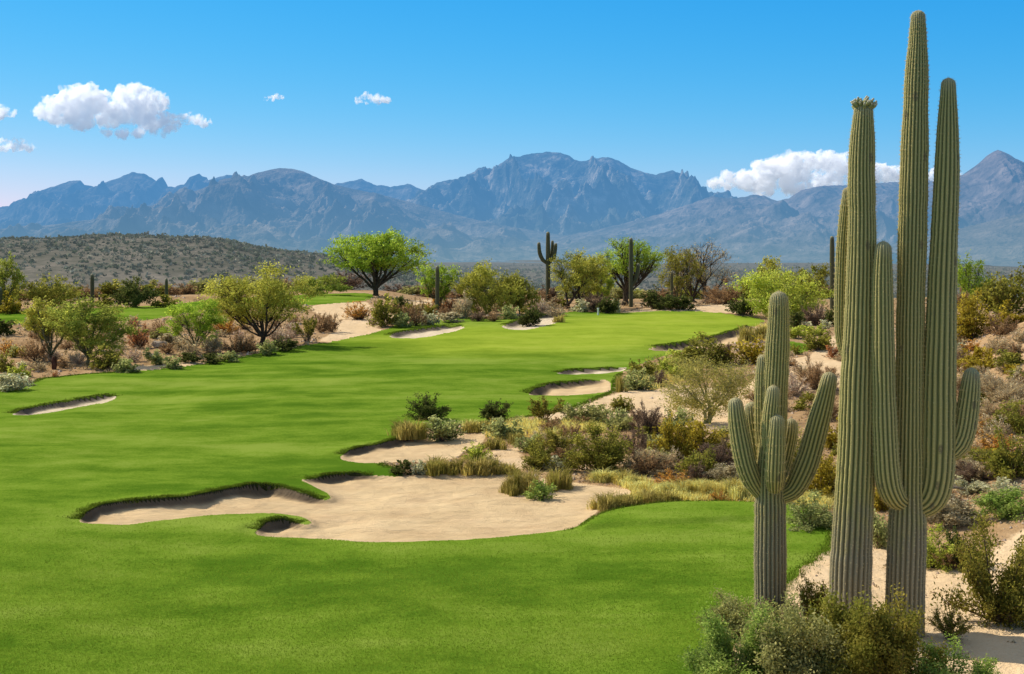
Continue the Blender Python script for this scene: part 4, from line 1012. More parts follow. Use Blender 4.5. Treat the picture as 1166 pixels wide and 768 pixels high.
# ------------------------------------------------------------------ shrubs behind the green
G2 = 'shrubs behind the green'
for r in [
 ('orange',406,364,26,20,'orange-rust bush right of the sand path, below the bright green tree'),
 ('purple',412,364,18,10,'low purplish shrub at the foot of the orange-rust bush'),
 ('olive',437,372,32,33,'tall brown-olive bush right of the sand path'),
 ('pink',425,370,15,12,'pinkish low shrub at the left foot of the tall brown-olive bush'),
 ('dark',457,356,18,17,'dark bush just behind the tall brown-olive one'),
 ('brown',473,371,22,29,'dark brown bush left of the brown saguaro post'),
 ('sage',459,373,22,16,'pale sage bush between the two tall brown bushes behind the first far bunker'),
 ('silver',488,370,22,14,'whitish low bush left of the foot of the brown saguaro post'),
 ('orange',490,358,15,17,'rusty orange shrub touching the brown saguaro post'),
 ('red',512,356,16,18,'salmon-red shrub right of the brown saguaro post'),
 ('grey',511,367,28,11,'low grey shrub right of the foot of the brown saguaro post'),
 ('tan',526,363,20,28,'pale tan shrub under the broad olive tree'),
 ('purple',545,366,18,11,'low purplish scrub under the middle of the broad olive tree'),
 ('brown',562,366,18,11,'low brown scrub under the right side of the broad olive tree'),
 ('sage',580,364,18,15,'pale green bush left of the second far bunker'),
 ('dark',602,370,24,19,'dark bush growing in the second far bunker'),
 ('brown',597,350,16,16,'rust-brown shrub behind the dark bush in the bunker'),
 ('pink',615,357,20,16,'pale pinkish shrub behind the right side of the second far bunker'),
 ('brown',622,351,30,20,'brown thicket at the foot of the many-armed distant saguaro'),
 ('tan',634,360,22,11,'tan low shrub at the top of the second far bunker'),
 ('grass',636,367,14,8,'tuft of tan grass at the right end of the second far bunker'),
 ('silver',660,355,20,13,'whitish bush right of the twin-trunked olive tree'),
 ('purple',679,355,22,20,'dark purplish bush behind the white post'),
 ('dark',691,357,24,18,'dark green bush just right of the white post'),
 ('silver',701,356,14,15,'flowering whitish shrub between the white post and the tall saguaro with one arm'),
 ('dark',744,352,26,22,'dark green bush right of the tall saguaro with one arm'),
 ('dark',762,353,28,17,'dark low bush under the thin saguaro stub'),
 ('dark',782,353,20,15,'dark bush at the foot of the half-bare tree'),
 ('brown',823,347,44,25,'wide grey-brown bush right of the half-bare tree'),
 ('dark',845,359,30,19,'dark green bush at the left foot of the lime bushy tree'),
 ('pink',806,346,14,8,'small pale shrub on the sand right of the half-bare tree'),
 ('dark',907,375,20,19,'dark bush at the right foot of the lime bushy tree'),
 ('purple',928,371,26,22,'dark purple-grey bush near the foot of the distant single saguaro'),
 ('dark',946,372,18,20,'dark bush at the base of the distant single saguaro'),
 ('silver',918,375,16,8,'small white-grey mound before the dark purple-grey bush'),
 ('silver',939,375,13,10,'small pale mound under the distant single saguaro'),
 ('lime',906,386,22,13,'pale lime mound left end of the low green strip right of the short saguaro'),
 ('lime',925,382,26,11,'pale lime mound along the right side of the low green strip'),
 ('olive',930,399,30,20,'dull olive bush at the edge of the small grass patch'),
 ('red',949,409,20,15,'pinkish red dry shrub on the sand path beside the bud-crowned giant'),
 ('grass',848,389,26,16,'pale yellow grass clump beside the right bunker of the green'),
 ('grass',866,385,22,13,'second pale grass clump, right above the olive-gold bush'),
 ('gold',854,415,38,27,'olive-gold bush right of the dark bush below the green'),
 ('olive',800,417,56,33,'large dark olive bush below the right bunker of the green'),
 ('purple',824,415,24,24,'grey-purple bush at the right side of the large dark olive one'),
 ('olive',732,428,30,17,'yellow-olive bush above the round silver bush'),
 ('lime',757,424,30,18,'light lime mound between the round silver bush and the large dark olive bush'),
 ('lime',774,413,24,15,'lime mound touching the large dark olive bush on its left'),
 ('sage',724,445,33,23,'round silver-green bush on the sand below the green'),
 ('purple',748,441,20,18,'dark grey bush touching the round silver-green one'),
 ('grass',705,447,13,18,'yellow-brown clump left of the round silver-green bush'),
 ('lime',775,430,26,13,'low lime mound right of the dark grey bush'),
 ]: plant(*r, group=G2)
# ------------------------------------------------------------------ middle desert island between the bunkers and the cacti
G3 = 'shrubs of the middle desert'
for r in [
 ('dark',489,479,42,29,'dark green ragged bush rising above the middle bunker, leftmost of three'),
 ('dark',562,481,32,23,'small dark green bush, middle of three at the fairway edge'),
 ('creosote',620,481,36,28,'dark olive bush, rightmost of three at the fairway edge'),
 ('sage',502,501,36,25,'round blue-sage mound on the brim of the middle bunker'),
 ('grass',468,500,32,20,'yellow-green grass mound left of the blue-sage mound'),
 ('sage',576,501,38,24,'grey sage mound at the right end of the middle bunker'),
 ('grass',534,492,22,12,'yellow-green grass tuft along the top of the middle bunker, left'),
 ('grass',552,492,20,12,'yellow-green grass tuft along the top of the middle bunker, right'),
 ('lime',542,525,28,18,'yellow-green mound right of the middle bunker'),
 ('grass',563,513,26,13,'olive grass clump above the yellow-green mound'),
 ('grass',586,506,22,12,'olive grass clump right of the grey sage mound'),
 ('dark',459,541,24,16,'dark green plant at the left end of the grass ridge between bunkers'),
 ('silver',477,541,18,15,'dry whitish plant next to the dark one on the grass ridge between bunkers'),
 ('grass',496,540,34,17,'grass clump of the ridge between bunkers, left'),
 ('grass',520,540,34,16,'grass clump of the ridge between bunkers, centre left'),
 ('grass',545,541,34,18,'grass clump of the ridge between bunkers, centre right'),
 ('grass',566,539,28,15,'grass clump of the ridge between bunkers, right'),
 ('grass',582,540,24,11,'short grass clump at the right tip of the ridge between bunkers'),
 ('grass',584,560,32,20,'yellow grass clump at the left tip of the islet in the large bunker'),
 ('grass',603,559,34,20,'yellow grass clump on the middle of the islet in the large bunker'),
 ('lush',617,566,30,18,'bright green plant spilling from the islet into the large bunker'),
 ('grass',636,556,30,20,'olive grass clump at the right end of the islet in the large bunker'),
 ('sage',604,515,26,18,'grey-green bush left of the big olive thicket'),
 ('olive',614,537,36,36,'olive bush at the left end of the thicket'),
 ('silver',635,538,24,17,'silver-blue low bush in the thicket'),
 ('creosote',636,524,36,34,'dark olive bush behind the silver-blue one'),
 ('sageolive',655,484,32,22,'grey-olive bush on the sand path, left'),
 ('sageolive',679,485,32,23,'grey-olive bush on the sand path, right'),
 ('sage',703,489,28,22,'pale olive bush between the grey-olive pair and the dark brown one'),
 ('purple',736,497,34,34,'dark brown-purple bush on the sand path'),
 ('olive',684,541,62,56,'biggest olive bush, in the middle of the thicket'),
 ('purple',726,521,36,32,'purple-grey dry bush behind the tan mound'),
 ('tan',734,543,48,29,'rounded tan mound in front of the purple-grey bush'),
 ('gold',766,531,42,54,'yellow-olive bush right of the tan mound'),
 ('gold',803,528,54,45,'wide golden-olive bush left of the short saguaro'),
 ('purple',820,541,44,36,'dark purple twiggy bush beside the short saguaro'),
 ('grey',829,552,48,24,'low grey mound at the left of the short saguaro trunk'),
 ('purple',793,551,26,23,'small dark purple-brown bush left of the low grey mound'),
 ('orange',767,556,34,20,'orange-brown shrub between the tan mound and the straw grass'),
 ('olive',708,470,24,18,'small olive shrub at the top of the sand path thicket'),
 ('sage',770,492,30,26,'pale shrub at the foot of the airy palo verde'),
 ('strawgrass',690,550,32,14,'straw-yellow grass clump at the right end of the large bunker'),
 ('strawgrass',714,552,32,14,'straw-yellow grass clump below the biggest olive bush'),
 ('strawgrass',775,566,36,17,'straw-yellow grass clump at the mown edge, left'),
 ('strawgrass',800,567,36,18,'straw-yellow grass clump at the mown edge, centre'),
 ('strawgrass',838,568,40,20,'straw-yellow grass clump at the mown edge, beside the short saguaro'),
 ('orange',818,572,18,13,'orange-tan tuft among the straw grass'),
 ('grass',690,582,34,18,'olive grass clump hanging over the large bunker at the mown edge'),
 ('grass',714,578,32,15,'olive grass clump at the mown edge, second from the large bunker'),
 ('grass',738,574,32,14,'olive grass clump at the mown edge, third from the large bunker'),
 ('grass',760,572,30,13,'olive grass clump at the mown edge, fourth from the large bunker'),
 ('sage',920,603,52,42,'bright grey-green bush between the short saguaro and the bud-crowned giant'),
 ('sage',1000,626,22,40,'grey-green bush seen between the bud-crowned giant and the tallest saguaro'),
 ('gold',937,568,44,50,'golden olive bush behind the gap right of the short saguaro'),
 ('gold',1003,584,24,26,'golden bush glimpsed between the two tallest saguaros'),
 ('olive',905,540,40,50,'olive bush behind the right arms of the short saguaro'),
 ('brown',930,447,46,38,'tan-brown airy bush right of the short saguaro top'),
 ('pink',905,452,28,26,'pinkish grey dry bush at the right of the short saguaro stem'),
 ('brown',940,480,40,30,'brown bush behind the tip of the large right arm of the short saguaro'),
 ('gold',952,512,30,34,'yellow-olive bush left of the bud-crowned giant at mid height'),
 ('tan',880,470,34,22,'tan scrub behind the short saguaro stems'),
 ('olive',1000,450,30,34,'olive bush glimpsed between the two tallest saguaros at mid height'),
 ('brown',1000,520,30,34,'brown bush glimpsed between the two tallest saguaros, lower down'),
 ]: plant(*r, group=G3)
# ------------------------------------------------------------------ right bank
G4 = 'shrubs of the right bank'
for r in [
 ('gold',1106,386,46,50,'large mustard-yellow bush just right of the column arm'),
 ('olive',1145,360,60,46,'large olive bush on the crest of the right bank'),
 ('gold',1150,372,40,26,'mustard bush below the large olive one on the right bank'),
 ('brown',1140,384,34,25,'brown twiggy bush under the mustard bush on the right bank'),
 ('brown',1092,352,26,22,'reddish brown bush beside the column arm below the light green airy tree'),
 ('silver',1091,404,17,15,'pale mound beside the column arm'),
 ('purple',1097,419,28,18,'purple-grey shrub beside the column arm above the small hooked arm'),
 ('orange',1107,401,20,14,'peach-coloured dry shrub right of the pale mound'),
 ('tan',1136,405,24,19,'tan shrub on the right bank below the brown twiggy bush'),
 ('brown',1156,406,28,15,'grey-brown shrub at the right edge of the bank'),
 ('gold',1122,422,38,22,'yellow bush above the tip of the hooked arm'),
 ('olive',1152,421,36,20,'yellow-olive bush at the right edge above the tan slope'),
 ('tan',1142,456,52,36,'wide tan thicket right of the hooked arm'),
 ('dark',1082,402,18,16,'dark shrub half hidden by the column arm'),
 ('tan',1127,475,30,20,'pale dry mound with a dark hollow, right of the hooked arm'),
 ('orange',1122,498,24,21,'bright orange dry shrub right of the hooked arm'),
 ('olive',1151,497,38,36,'brown-olive bush at the right edge beside the orange shrub'),
 ('orange',1136,520,44,24,'orange-tan brush below the bright orange shrub'),
 ('olive',1152,548,44,54,'large olive-green bush at the right edge'),
 ('olive',1112,535,58,24,'olive-yellow low bush below the hooked arm'),
 ('purple',1108,553,58,26,'dark twiggy scrub above the white mound'),
 ('silver',1103,565,40,20,'white-grey mound below the dark twiggy scrub'),
 ('silver',1138,568,38,22,'pointed white-grey mound at the upper right of the green shrub'),
 ('grey',1084,603,58,38,'large dull grey mound right of the tallest saguaro'),
 ('lush',1140,592,60,34,'bright green shrub at the right edge'),
 ('lime',1066,649,40,46,'yellow-green bush right of the tallest saguaro trunk'),
 ('dark',1094,648,36,40,'dark green bush behind the airy brown-olive shrub'),
 ('brown',1078,650,30,26,'brown twiggy base growth between the yellow-green and dark green bushes'),
 
 ('purple',1150,714,50,44,'dense brown lower part shrub at the right edge on the sand'),
 ('creosote',1082,734,42,38,'small olive twig bush on the sand below the tallest saguaro'),
 ('tan',1090,445,26,24,'tan bush between the column arm and the hooked arm'),
 ('brown',1098,480,22,22,'brown scrub under the hooked arm tip'),
 ('orange',1085,540,22,20,'russet scrub at the elbow of the hooked arm'),
 ('brown',1060,580,26,24,'brown shrub at the elbow of the column arm'),
 ('tan',1160,470,24,18,'tan shrub at the right edge below the wide tan thicket'),
 ]: plant(*r, group=G4)
plant('creosote',1134,714,92,112,'large airy brown-olive shrub on the sand at the right', group=G4, shape='bush', n=14000)
# ------------------------------------------------------------------ bushes at the feet of the giants
G5 = 'bushes at the feet of the giant saguaros'
for r in [
 ('sageolive',840,732,76,52,'yellow-olive bush left of the short saguaro foot'),
 ('purple',888,716,46,30,'dark grey-purple bush before the short saguaro foot'),
 ('creosote',928,712,36,50,'brown-green upright bush between the short saguaro and the bud-crowned giant'),
 ('lush',835,792,92,92,'bright sage-green bush at the bottom, leftmost of the foreground'),
 ('lush',872,786,54,56,'fresh green bush at the bottom beside the bright sage one'),
 ('sageolive',908,796,98,100,'broad olive bush at the bottom centre of the foreground group'),
 ('olive',965,796,90,104,'brownish olive bush at the foot of the bud-crowned giant'),
 ('creosote',1016,796,92,104,'tall dark olive bush before the tallest saguaro'),
 ('lush',1080,798,76,62,'pale green leafy bush at the bottom right of the foreground group'),
 ('lush',1118,794,48,42,'low pale green leafy bush ending the foreground group on the right'),
 ]: plant(*r, group=G5, shape='bush' if r[0] in ('creosote', 'purple') else 'mound')

# ------------------------------------------------------------------ small brush filling in between the bigger bushes
def fill(region, n, kinds, wr, hr, avoid_fw=True, seed=1, gname=''):
    rng = random.Random(seed); k = 0; placed = []; tries = 0
    xs = [q[0] for q in region]; ys = [q[1] for q in region]
    while k < n and tries < 4000:
        tries += 1; px = rng.uniform(min(xs), max(xs)); r = rng.uniform(min(ys), max(ys))
        if not inside(np.array([[px, r]]), np.array(region, float))[0]: continue
        Xw, Yw = ray(px, r); P = np.array([[Xw, Yw]])
        if inside(P, FWp)[0] or inside(P, UPp)[0] or bunker_fields(P)[0][0] >= 0: continue
        sc = .55+.45*(r-min(ys))/max(1, max(ys)-min(ys)); w = rng.uniform(*wr)*sc
        if any(abs(px-a)/(w+c) < .45 and abs(r-b) < 5*sc for a, b, c in placed): continue
        kind, lab = rng.choice(kinds); placed.append((px, r, w))
        plant(kind, px, r, w, w*rng.uniform(*hr), lab, group=gname+' '+kind); k += 1
RB = [(1086,392),(1166,384),(1166,560),(1120,560),(1088,520)]
fill(RB, 34, [('olive', 'small olive brush plant filling the right bank between its larger bushes'), ('brown', 'small brown twiggy plant filling the right bank between its larger bushes'), ('tan', 'small straw-tan plant filling the right bank between its larger bushes'), ('gold', 'small golden-olive plant filling the right bank between its larger bushes')], (26, 46), (.55, .8), seed=3, gname='right bank brush')
TH = [(606,500),(660,478),(720,480),(800,488),(835,500),(840,548),(760,552),(690,540),(640,534),(606,530)]
fill(TH, 24, [('olive', 'low olive filler bush inside the middle thicket'), ('brown', 'low brown filler bush inside the middle thicket'), ('sageolive', 'low grey-olive filler bush inside the middle thicket'), ('tan', 'low tan filler bush inside the middle thicket')], (28, 46), (.55, .8), seed=4, gname='middle thicket brush')
LD = [(10,385),(60,374),(200,368),(240,372),(340,368),(345,386),(280,398),(200,412),(120,416),(60,420),(20,420)]
fill(LD, 36, [('tan', 'small tan filler shrub of the left desert strip'), ('brown', 'small brown filler shrub of the left desert strip'), ('sageolive', 'small grey-olive filler shrub of the left desert strip'), ('pink', 'small pinkish dry filler shrub of the left desert strip')], (16, 27), (.55, .8), seed=5, gname='left desert brush')
BG = [(440,356),(560,352),(640,346),(680,346),(640,352),(600,358),(520,362),(450,366)]
fill(BG, 20, [('brown', 'low brown filler shrub behind the far bunkers'), ('tan', 'low tan filler shrub behind the far bunkers'), ('olive', 'low olive filler shrub behind the far bunkers')], (18, 28), (.5, .7), seed=6, gname='brush behind the far bunkers')
RC = [(850,400),(900,400),(960,410),(960,500),(900,470),(850,470)]
fill(RC, 14, [('brown', 'low brown filler bush on the sand behind the short saguaro'), ('tan', 'low tan filler bush on the sand behind the short saguaro'), ('olive', 'low olive filler bush on the sand behind the short saguaro')], (22, 34), (.5, .75), seed=7, gname='brush behind the short saguaro')

rr = random.Random(99); CK = [('olive', 'low olive brush along the crest behind the course'), ('brown', 'low brown dry brush along the crest behind the course'), ('sageolive', 'low grey-olive brush along the crest behind the course'), ('purple', 'low purplish dry brush along the crest behind the course')]
for i in range(64):
    px = -6+i*15.8+rr.uniform(-8, 8)
    if 405 < px < 450: continue
    t0 = (px-CX)/F; Ys = np.linspace(90, 200, 220); rows = HY+(CAMZ-zbase(t0*Ys, Ys))*F/Ys; Yc = Ys[np.argmin(rows)]*rr.uniform(.99, 1.05)
    w = rr.uniform(22, 42); k, lab = rr.choice(CK); h = w*rr.uniform(.3, .5); b = HY+(CAMZ-ground_z(t0*Yc, Yc))*F/Yc
    plant(k, px, b, w, h, lab, group='crest brush '+k, Y=Yc)
fill([(960,470),(1050,420),(1090,395),(1090,600),(1000,600),(960,560)], 26, [('olive', 'olive bush glimpsed through the gaps behind the giant saguaros'), ('tan', 'tan bush glimpsed through the gaps behind the giant saguaros'), ('brown', 'brown bush glimpsed through the gaps behind the giant saguaros'), ('gold', 'golden bush glimpsed through the gaps behind the giant saguaros')], (36, 60), (.55, .8), seed=8, gname='brush behind the giant saguaros')
# ------------------------------------------------------------------ small things
def stump(px, brow, w, h, label):
    X, Y = ray(px, brow); k = Y/F; g = Geo(); rng = np.random.default_rng(5)
    stem(g, [(0, 0, -.1, w*k*.42), (0.01, 0, h*k*.4, w*k*.5), (0, .02, h*k*.75, w*k*.46), (.02, 0, h*k, w*k*.33)], 11, 30, rng, 4, spr=4)
    m = mat_bark('dead_saguaro_bark', (.045, .022, .014), (.13, .065, .04))
    link('cactus_stump', g.mesh('cactus_stump', [m, m]), loc=(X, Y, ground_z(X, Y)), label=label, cat='stump')
stump(61.5, 421, 6, 15, 'short dark red-brown cactus stump in the left desert beside the airy tree')
def marker():
    X, Y = ray(681, 359); k = Y/F; g = Geo()
    h = 8*k; r = 1.0*k
    tube(g, [(0, 0, -.1), (0, 0, h*.8), (0, 0, h*.84), (0, 0, h)], [r, r, r*1.25, r*1.1], 10)
    tube(g, [(0, 0, h*.985), (0, 0, h*1.0), (0, 0, h*1.012)], [r*1.1, r*.9, .003], 10)
    link('marker_post', g.mesh('marker_post', [mat_plain('white_paint', (.78, .78, .75))]), loc=(X, Y, ground_z(X, Y)), label='short white marker post at the back edge of the putting green', cat='marker post')
marker()
def dead_stick():
    X, Y = ray(1092, 566); k = Y/F; g = Geo(); rng = np.random.default_rng(8)
    p = np.array([(-28*k, .1, .18), (-14*k, .0, .26), (0, -.05, .22), (15*k, .05, .16), (30*k, .1, .05)]); tube(g, catmull(np.c_[p, np.ones(5)], 24)[:, :3]+rng.normal(size=(24, 3))*.008, np.linspace(.045, .02, 24), 7)
    tube(g, [p[1], p[1]+np.array([.15, -.1, .18]), p[1]+np.array([.35, -.15, .25])], [.02, .015, .006], 5)
    tube(g, [p[3], p[3]+np.array([.12, -.1, .10]), p[3]+np.array([.22, -.2, .10])], [.016, .012, .005], 5)
    link('dead_branch', g.mesh('dead_branch', [PALETWIG]), loc=(X, Y, ground_z(X, Y)), label='bleached fallen branch lying under the white-grey mounds on the right bank', cat='dead branch')
dead_stick()
# pale rocks
def rock(px, brow, w, h, seed, label, group='pale rocks'):
    import bmesh
    X, Y = ray(px, brow); k = Y/F; rng = np.random.default_rng(seed)
    bm = bmesh.new(); bmesh.ops.create_icosphere(bm, subdivisions=3, radius=1.0)
    V = np.array([v.co[:] for v in bm.verts]); T = np.array([[v.index for v in f.verts] for f in bm.faces]); bm.free()
    for _ in range(9):   # facet by cutting planes
        d = unit(rng.normal(size=3)); c = rng.uniform(.55, .85); e = V@d; V = V-np.maximum(e-c, 0)[:, None]*d
    V = V+.03*rng.normal(size=V.shape); V = V*np.array([w*k/2*1.2, w*k/2, h*k/2*1.3])+np.array([0, 0, h*k*.35])
    m = mat_bark('pale_rock', (.30, .23, .17), (.55, .45, .34)) if 'rock' not in CACHE else CACHE['rock']; CACHE['rock'] = m
    link('rock', mk_mesh('rock', V, None, T, [m], False), loc=(X, Y, ground_z(X, Y)), label=label, cat='rock', group=group)
rock(181, 396, 17, 9, 1, 'pale flat rock below the grey-brown shrub right of the rusty red shrub')
rock(172, 408, 9, 6, 2, 'small pale rock left of the tan-green mound')
rock(119, 404, 10, 6, 3, 'pale rock at the top of the rounded olive bush right of the V-forked tree')
rock(1085, 573, 26, 6, 4, 'flat grey rock below the fallen branch on the right bank', 'pale rocks')
rock(702, 575, 14, 5, 5, 'small grey rock in the lip of the large bunker under the olive grass')
rock(812, 345, 10, 5, 6, 'whitish rock on the sand behind the green')
rock(1152, 414, 12, 7, 7, 'tan rock at the right edge of the bank among the shrubs')

# ------------------------------------------------------------------ what nobody could count
def stuff(name, g, mats, label, cat):
    o = link(name, g.mesh(name, mats, False), label=label, cat=cat, kind='stuff'); return o
def scatter_poly(poly, n, rng, ymax=200):
    lo, hi = poly.min(0), poly.max(0); P = rng.uniform(lo, hi, (n*4, 2)); P = P[inside(P, poly)]; return P[:n]
def lips_fringe():
    rng = np.random.default_rng(31); g = Geo()
    for b in BK:
        seg = [(p, q) for p, q, l in zip(b['A'], b['B'], b['lip']) if l]
        if not seg: continue
        Yc = b['P'][:, 1].mean(); big = Yc < 60
        A = np.array([s[0] for s in seg]); Bq = np.array([s[1] for s in seg]); L = np.linalg.norm(Bq-A, axis=1)
        n = int(L.sum()*(900 if Yc < 48 else 450 if Yc < 60 else 260)); j = rng.choice(len(seg), n, p=L/L.sum()); u = rng.uniform(0, 1, (n, 1))
        P = A[j]*(1-u)+Bq[j]*u; T = unit(Bq[j]-A[j]); N = np.stack([-T[:, 1], T[:, 0]], 1)
        # which side is the sand
        t = inside(P+N*.12, b['P']); N = np.where(t[:, None], N, -N)
        off = -np.abs(rng.normal(size=n))*(.16 if Yc < 48 else .22)+.02; P = P+N*off[:, None]
        z = ground_z(P[:, 0], P[:, 1]); m = .05+.045*fbm(P[:, 0]/.5, P[:, 1]/.5, 3, 2)
        H = np.clip(m, .03, .14)*rng.uniform(.7, 1.4, n)*(1.0 if Yc < 60 else 1.2)
        D = N*rng.uniform(.2, 1.0, (n, 1))+rng.normal(size=(n, 2))*.5
        blades(g, np.c_[P, z-.01], D, H, (.006 if Yc < 48 else .010 if Yc < 60 else .014), (rng.uniform(.6, 1.15, n), rng.uniform(0, 1, n)), rng, droop=.6)
    # ragged edge of the mown turf against the bare ground
    A = FWp; Bq = np.roll(FWp, -1, 0); k = (A[:, 1] > 18) & (A[:, 1] < 75) & (np.abs(A[:, 0]/A[:, 1]) < .45); A = A[k]; Bq = Bq[k]; L = np.linalg.norm(Bq-A, axis=1)
    n = int(L.sum()*240); j = rng.choice(len(A), n, p=L/L.sum()); u = rng.uniform(0, 1, (n, 1)); P = A[j]*(1-u)+Bq[j]*u+rng.normal(size=(n, 2))*np.array([.10, .14])
    ok = np.ones(n, bool)
    for b in BK: ok &= ~inside(P, b['P'])
    P = P[ok]; n = len(P); a = rng.uniform(0, 6.28, n)
    blades(g, np.c_[P, ground_z(P[:, 0], P[:, 1])-.005], np.stack([np.cos(a), np.sin(a)], 1), .055*rng.uniform(.5, 1.6, n), .007*np.clip(P[:, 1]/28, .8, 3), (rng.uniform(.7, 1.2, n), rng.uniform(0, 1, n)), rng, droop=.5)
    stuff('lip_grass', g, [mat_leaf('lip_grass_blades', (.085, .155, .010), (.20, .24, .03), .35)], 'longer grass fringing the lips of the bunkers', 'grass')
lips_fringe()
def turf_blades():
    rng = np.random.default_rng(41); g = Geo()
    n = 260000
    u = rng.uniform(0, 1, n); Y = 1/(1/21.0*(1-u)+1/42.0*u)      # roughly even in the picture
    t = rng.uniform(-.375, .24, n); P = np.c_[t*Y, Y]
    ok = inside(P, FWp) & (rng.uniform(0, 1, n) < 1-sstep(25, 41, Y))
    for b in BK: ok &= ~inside(P, b['P'])
    P = P[ok]; n = len(P); Y = P[:, 1]
    patch = .6*fbm(P[:, 0]/1.3, P[:, 1]/1.6, 12, 4)+1.1*fbm(P[:, 0]/6, P[:, 1]/2.2, 19, 3); a = rng.uniform(0, 6.28, n)
    H = .027*rng.uniform(.6, 1.5, n)*(1+.5*patch)
    blades(g, np.c_[P, ground_z(P[:, 0], P[:, 1])-.004], np.stack([np.cos(a), np.sin(a)], 1), H, .0045*(Y/28), (np.clip(rng.uniform(.82, 1.2, n)*(1+.5*patch), .3, 2), np.clip(rng.uniform(0, 1, n)*.7+patch*.5, 0, 1)), rng, droop=.5)
    stuff('turf_grass', g, [mat_leaf('turf_blades', (.150, .240, .016), (.28, .345, .038), .45)], 'short mown grass of the fairway in the foreground', 'grass')
turf_blades()
def dry_grass():
    rng = np.random.default_rng(51); g = Geo()
    for pl, n, H in ((DRY[0], 16000, .20), (DRY[1], 3500, .24), (DRY[2], 5500, .22), (DRY[3], 3500, .25), (DRY[4], 1500, .30)):
        W = poly_w(pl); P = scatter_poly(W, n, rng); c = fbm(P[:, 0]/.9, P[:, 1]/1.2, 5, 3); P = P[c > -.12]; n = len(P)
        idx, _, _, _ = bunker_fields(P); P = P[idx < 0]; n = len(P)
        ok = ~inside(P, FWp); P = P[ok]; n = len(P)
        c = fbm(P[:, 0]/.9, P[:, 1]/1.2, 5, 3)
        a = rng.uniform(0, 6.28, n); D = np.stack([np.cos(a), np.sin(a)], 1)
        blades(g, np.c_[P, ground_z(P[:, 0], P[:, 1])-.01], D*rng.uniform(.2, 1, (n, 1)), H*rng.uniform(.5, 1.3, n)*(1+c), .012, (rng.uniform(.7, 1.25, n), np.clip(rng.uniform(0, 1, n)+c*.4, 0, 1)), rng, droop=.6)
    stuff('dry_grass', g, [leafmat('strawgrass')], 'low straw-coloured dry grass in patches between the shrubs', 'dry grass')
dry_grass()
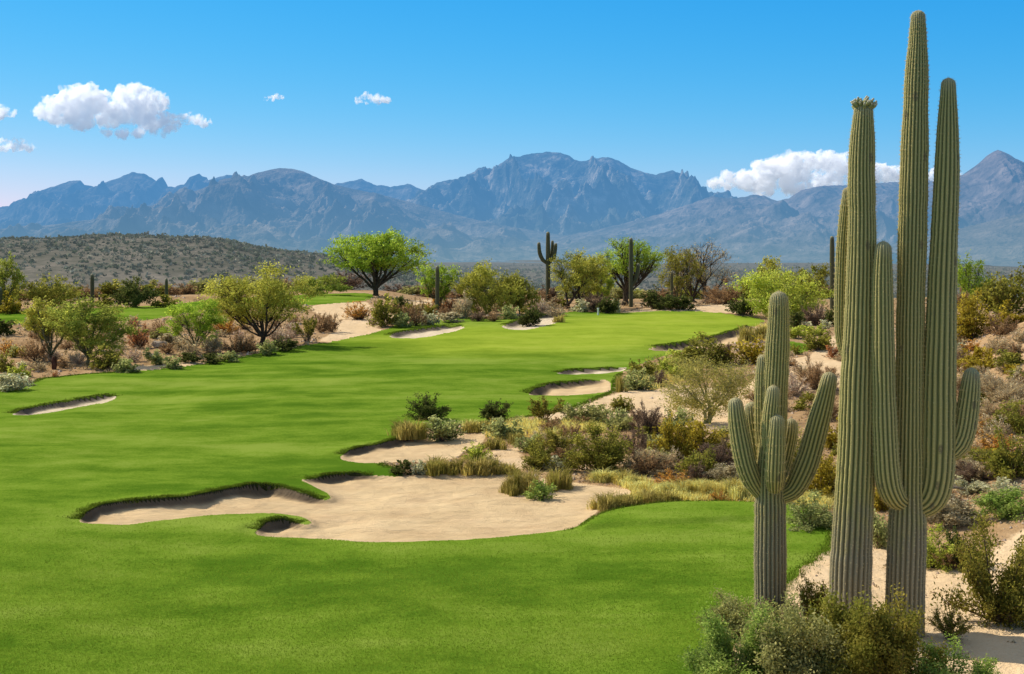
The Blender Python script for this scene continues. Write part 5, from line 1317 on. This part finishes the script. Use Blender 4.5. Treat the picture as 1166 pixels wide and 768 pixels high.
def litter():
    """small tufts, twigs and stones lying about on the bare desert soil"""
    rng = np.random.default_rng(61); ico = []
    n = 42000; u = rng.uniform(0, 1, n); Y = 1/(1/22.0*(1-u)+1/150.0*u); t = rng.uniform(-.38, .40, n); P = np.c_[t*Y, Y]
    ok = ~inside(P, FWp) & ~inside(P, UPp) & ~inside(P, PAp)
    for b in BK: ok &= ~inside(P, b['P'])
    sandy = np.zeros(n, bool)
    for pl in SAND: sandy |= inside(P, poly_w(pl))
    ok &= ~(sandy & (rng.uniform(0, 1, n) < .93)); ok &= (fbm(P[:, 0]/3, P[:, 1]/3, 8, 3)+rng.normal(size=n)*.2 > -.15)
    P = P[ok]; n = len(P); Y = P[:, 1]; z = ground_z(P[:, 0], P[:, 1]); B3 = np.c_[P, z]
    cut = int(n*.45)
    g = Geo(); pt = B3[:cut]; m = len(pt); s = np.clip(pt[:, 1]/230., .10, .55)*rng.uniform(.6, 1.7, m)
    for q in range(9):
        d = rng.normal(size=(m, 3))*np.array([.6, .6, .25])*s[:, None]*.5; p = pt+d; p[:, 2] = pt[:, 2]+np.abs(d[:, 2])*1.4+.01
        leaves(g, p, rng.normal(size=(m, 3))*np.array([1, 1, .6])+np.array([0, 0, .5]), s*.42, s*.15, (rng.uniform(.55, 1.25, m), rng.uniform(0, 1, m)), rng, m=0)
    half = g
    stuff('desert_brush', half, [mat_leaf('low_brush', (.34, .22, .095), (.56, .45, .26), .35)], 'low dry brush and twigs covering the desert soil', 'ground cover')
    g = Geo(); pt = B3[cut:]; m = len(pt); s = np.clip(pt[:, 1]/800., .03, .16)*rng.uniform(.4, 1.7, m)
    O = np.array([[1, 0, 0], [0, 1, 0], [-1, 0, 0], [0, -1, 0], [0, 0, .8], [0, 0, -.4]]); T = np.array([[0, 1, 4], [1, 2, 4], [2, 3, 4], [3, 0, 4]])
    V = (O[None]*s[:, None, None]*rng.uniform(.6, 1.2, (m, 6, 3))+pt[:, None]).reshape(-1, 3)
    C = np.ones((m, 6, 4)); C[:, :, 0] = rng.uniform(.6, 1.3, m)[:, None]; C[:, :, 1] = rng.uniform(0, 1, m)[:, None]
    g.add(V, None, (np.arange(m)[:, None, None]*6+T[None]).reshape(-1, 3), C.reshape(-1, 4))
    stuff('gravel', g, [mat_leaf('desert_stones', (.32, .22, .15), (.55, .43, .31), .0)], 'small stones scattered over the desert soil', 'gravel')
litter()
def far_scrub():
    """the scrub of the hill and plain beyond the course, one mass"""
    rng = np.random.default_rng(71); g = Geo()
    n = 40000; u = rng.uniform(0, 1, n); Y = np.where(rng.uniform(0, 1, n) < .55, rng.uniform(420, 1000, n), 1/(1/700.*(1-u)+1/4200.*u)); t = rng.uniform(-.42, .42, n)
    P = np.c_[t*Y, Y]; c = fbm(P[:, 0]/90., P[:, 1]/160., 4, 4); P = P[c+rng.normal(size=n)*.35 > -.2]; n = len(P); z = zbase(P[:, 0], P[:, 1]); Y = P[:, 1]
    s = rng.uniform(.45, 1.0, n)**1.5*2.3*np.clip(Y/900., .75, 2.4)
    cb = rng.uniform(.55, 1.3, n); cd = np.clip(rng.normal(.35, .33, n), 0, 1); B3 = np.c_[P, z]
    for q in range(8):
        d = rng.normal(size=(n, 3))*np.array([.42, .42, .30]); d[:, 2] = np.abs(d[:, 2])+.12
        leaves(g, B3+d*s[:, None], rng.normal(size=(n, 3))+np.array([0, 0, .2]), s*1.05*rng.uniform(.6, 1.3, n), s*.75*rng.uniform(.6, 1.3, n), (cb*rng.uniform(.7, 1.25, n)*(.75+.35*d[:, 2]), cd), rng)
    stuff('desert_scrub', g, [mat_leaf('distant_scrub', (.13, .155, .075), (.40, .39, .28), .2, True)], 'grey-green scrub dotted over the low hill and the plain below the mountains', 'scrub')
far_scrub()
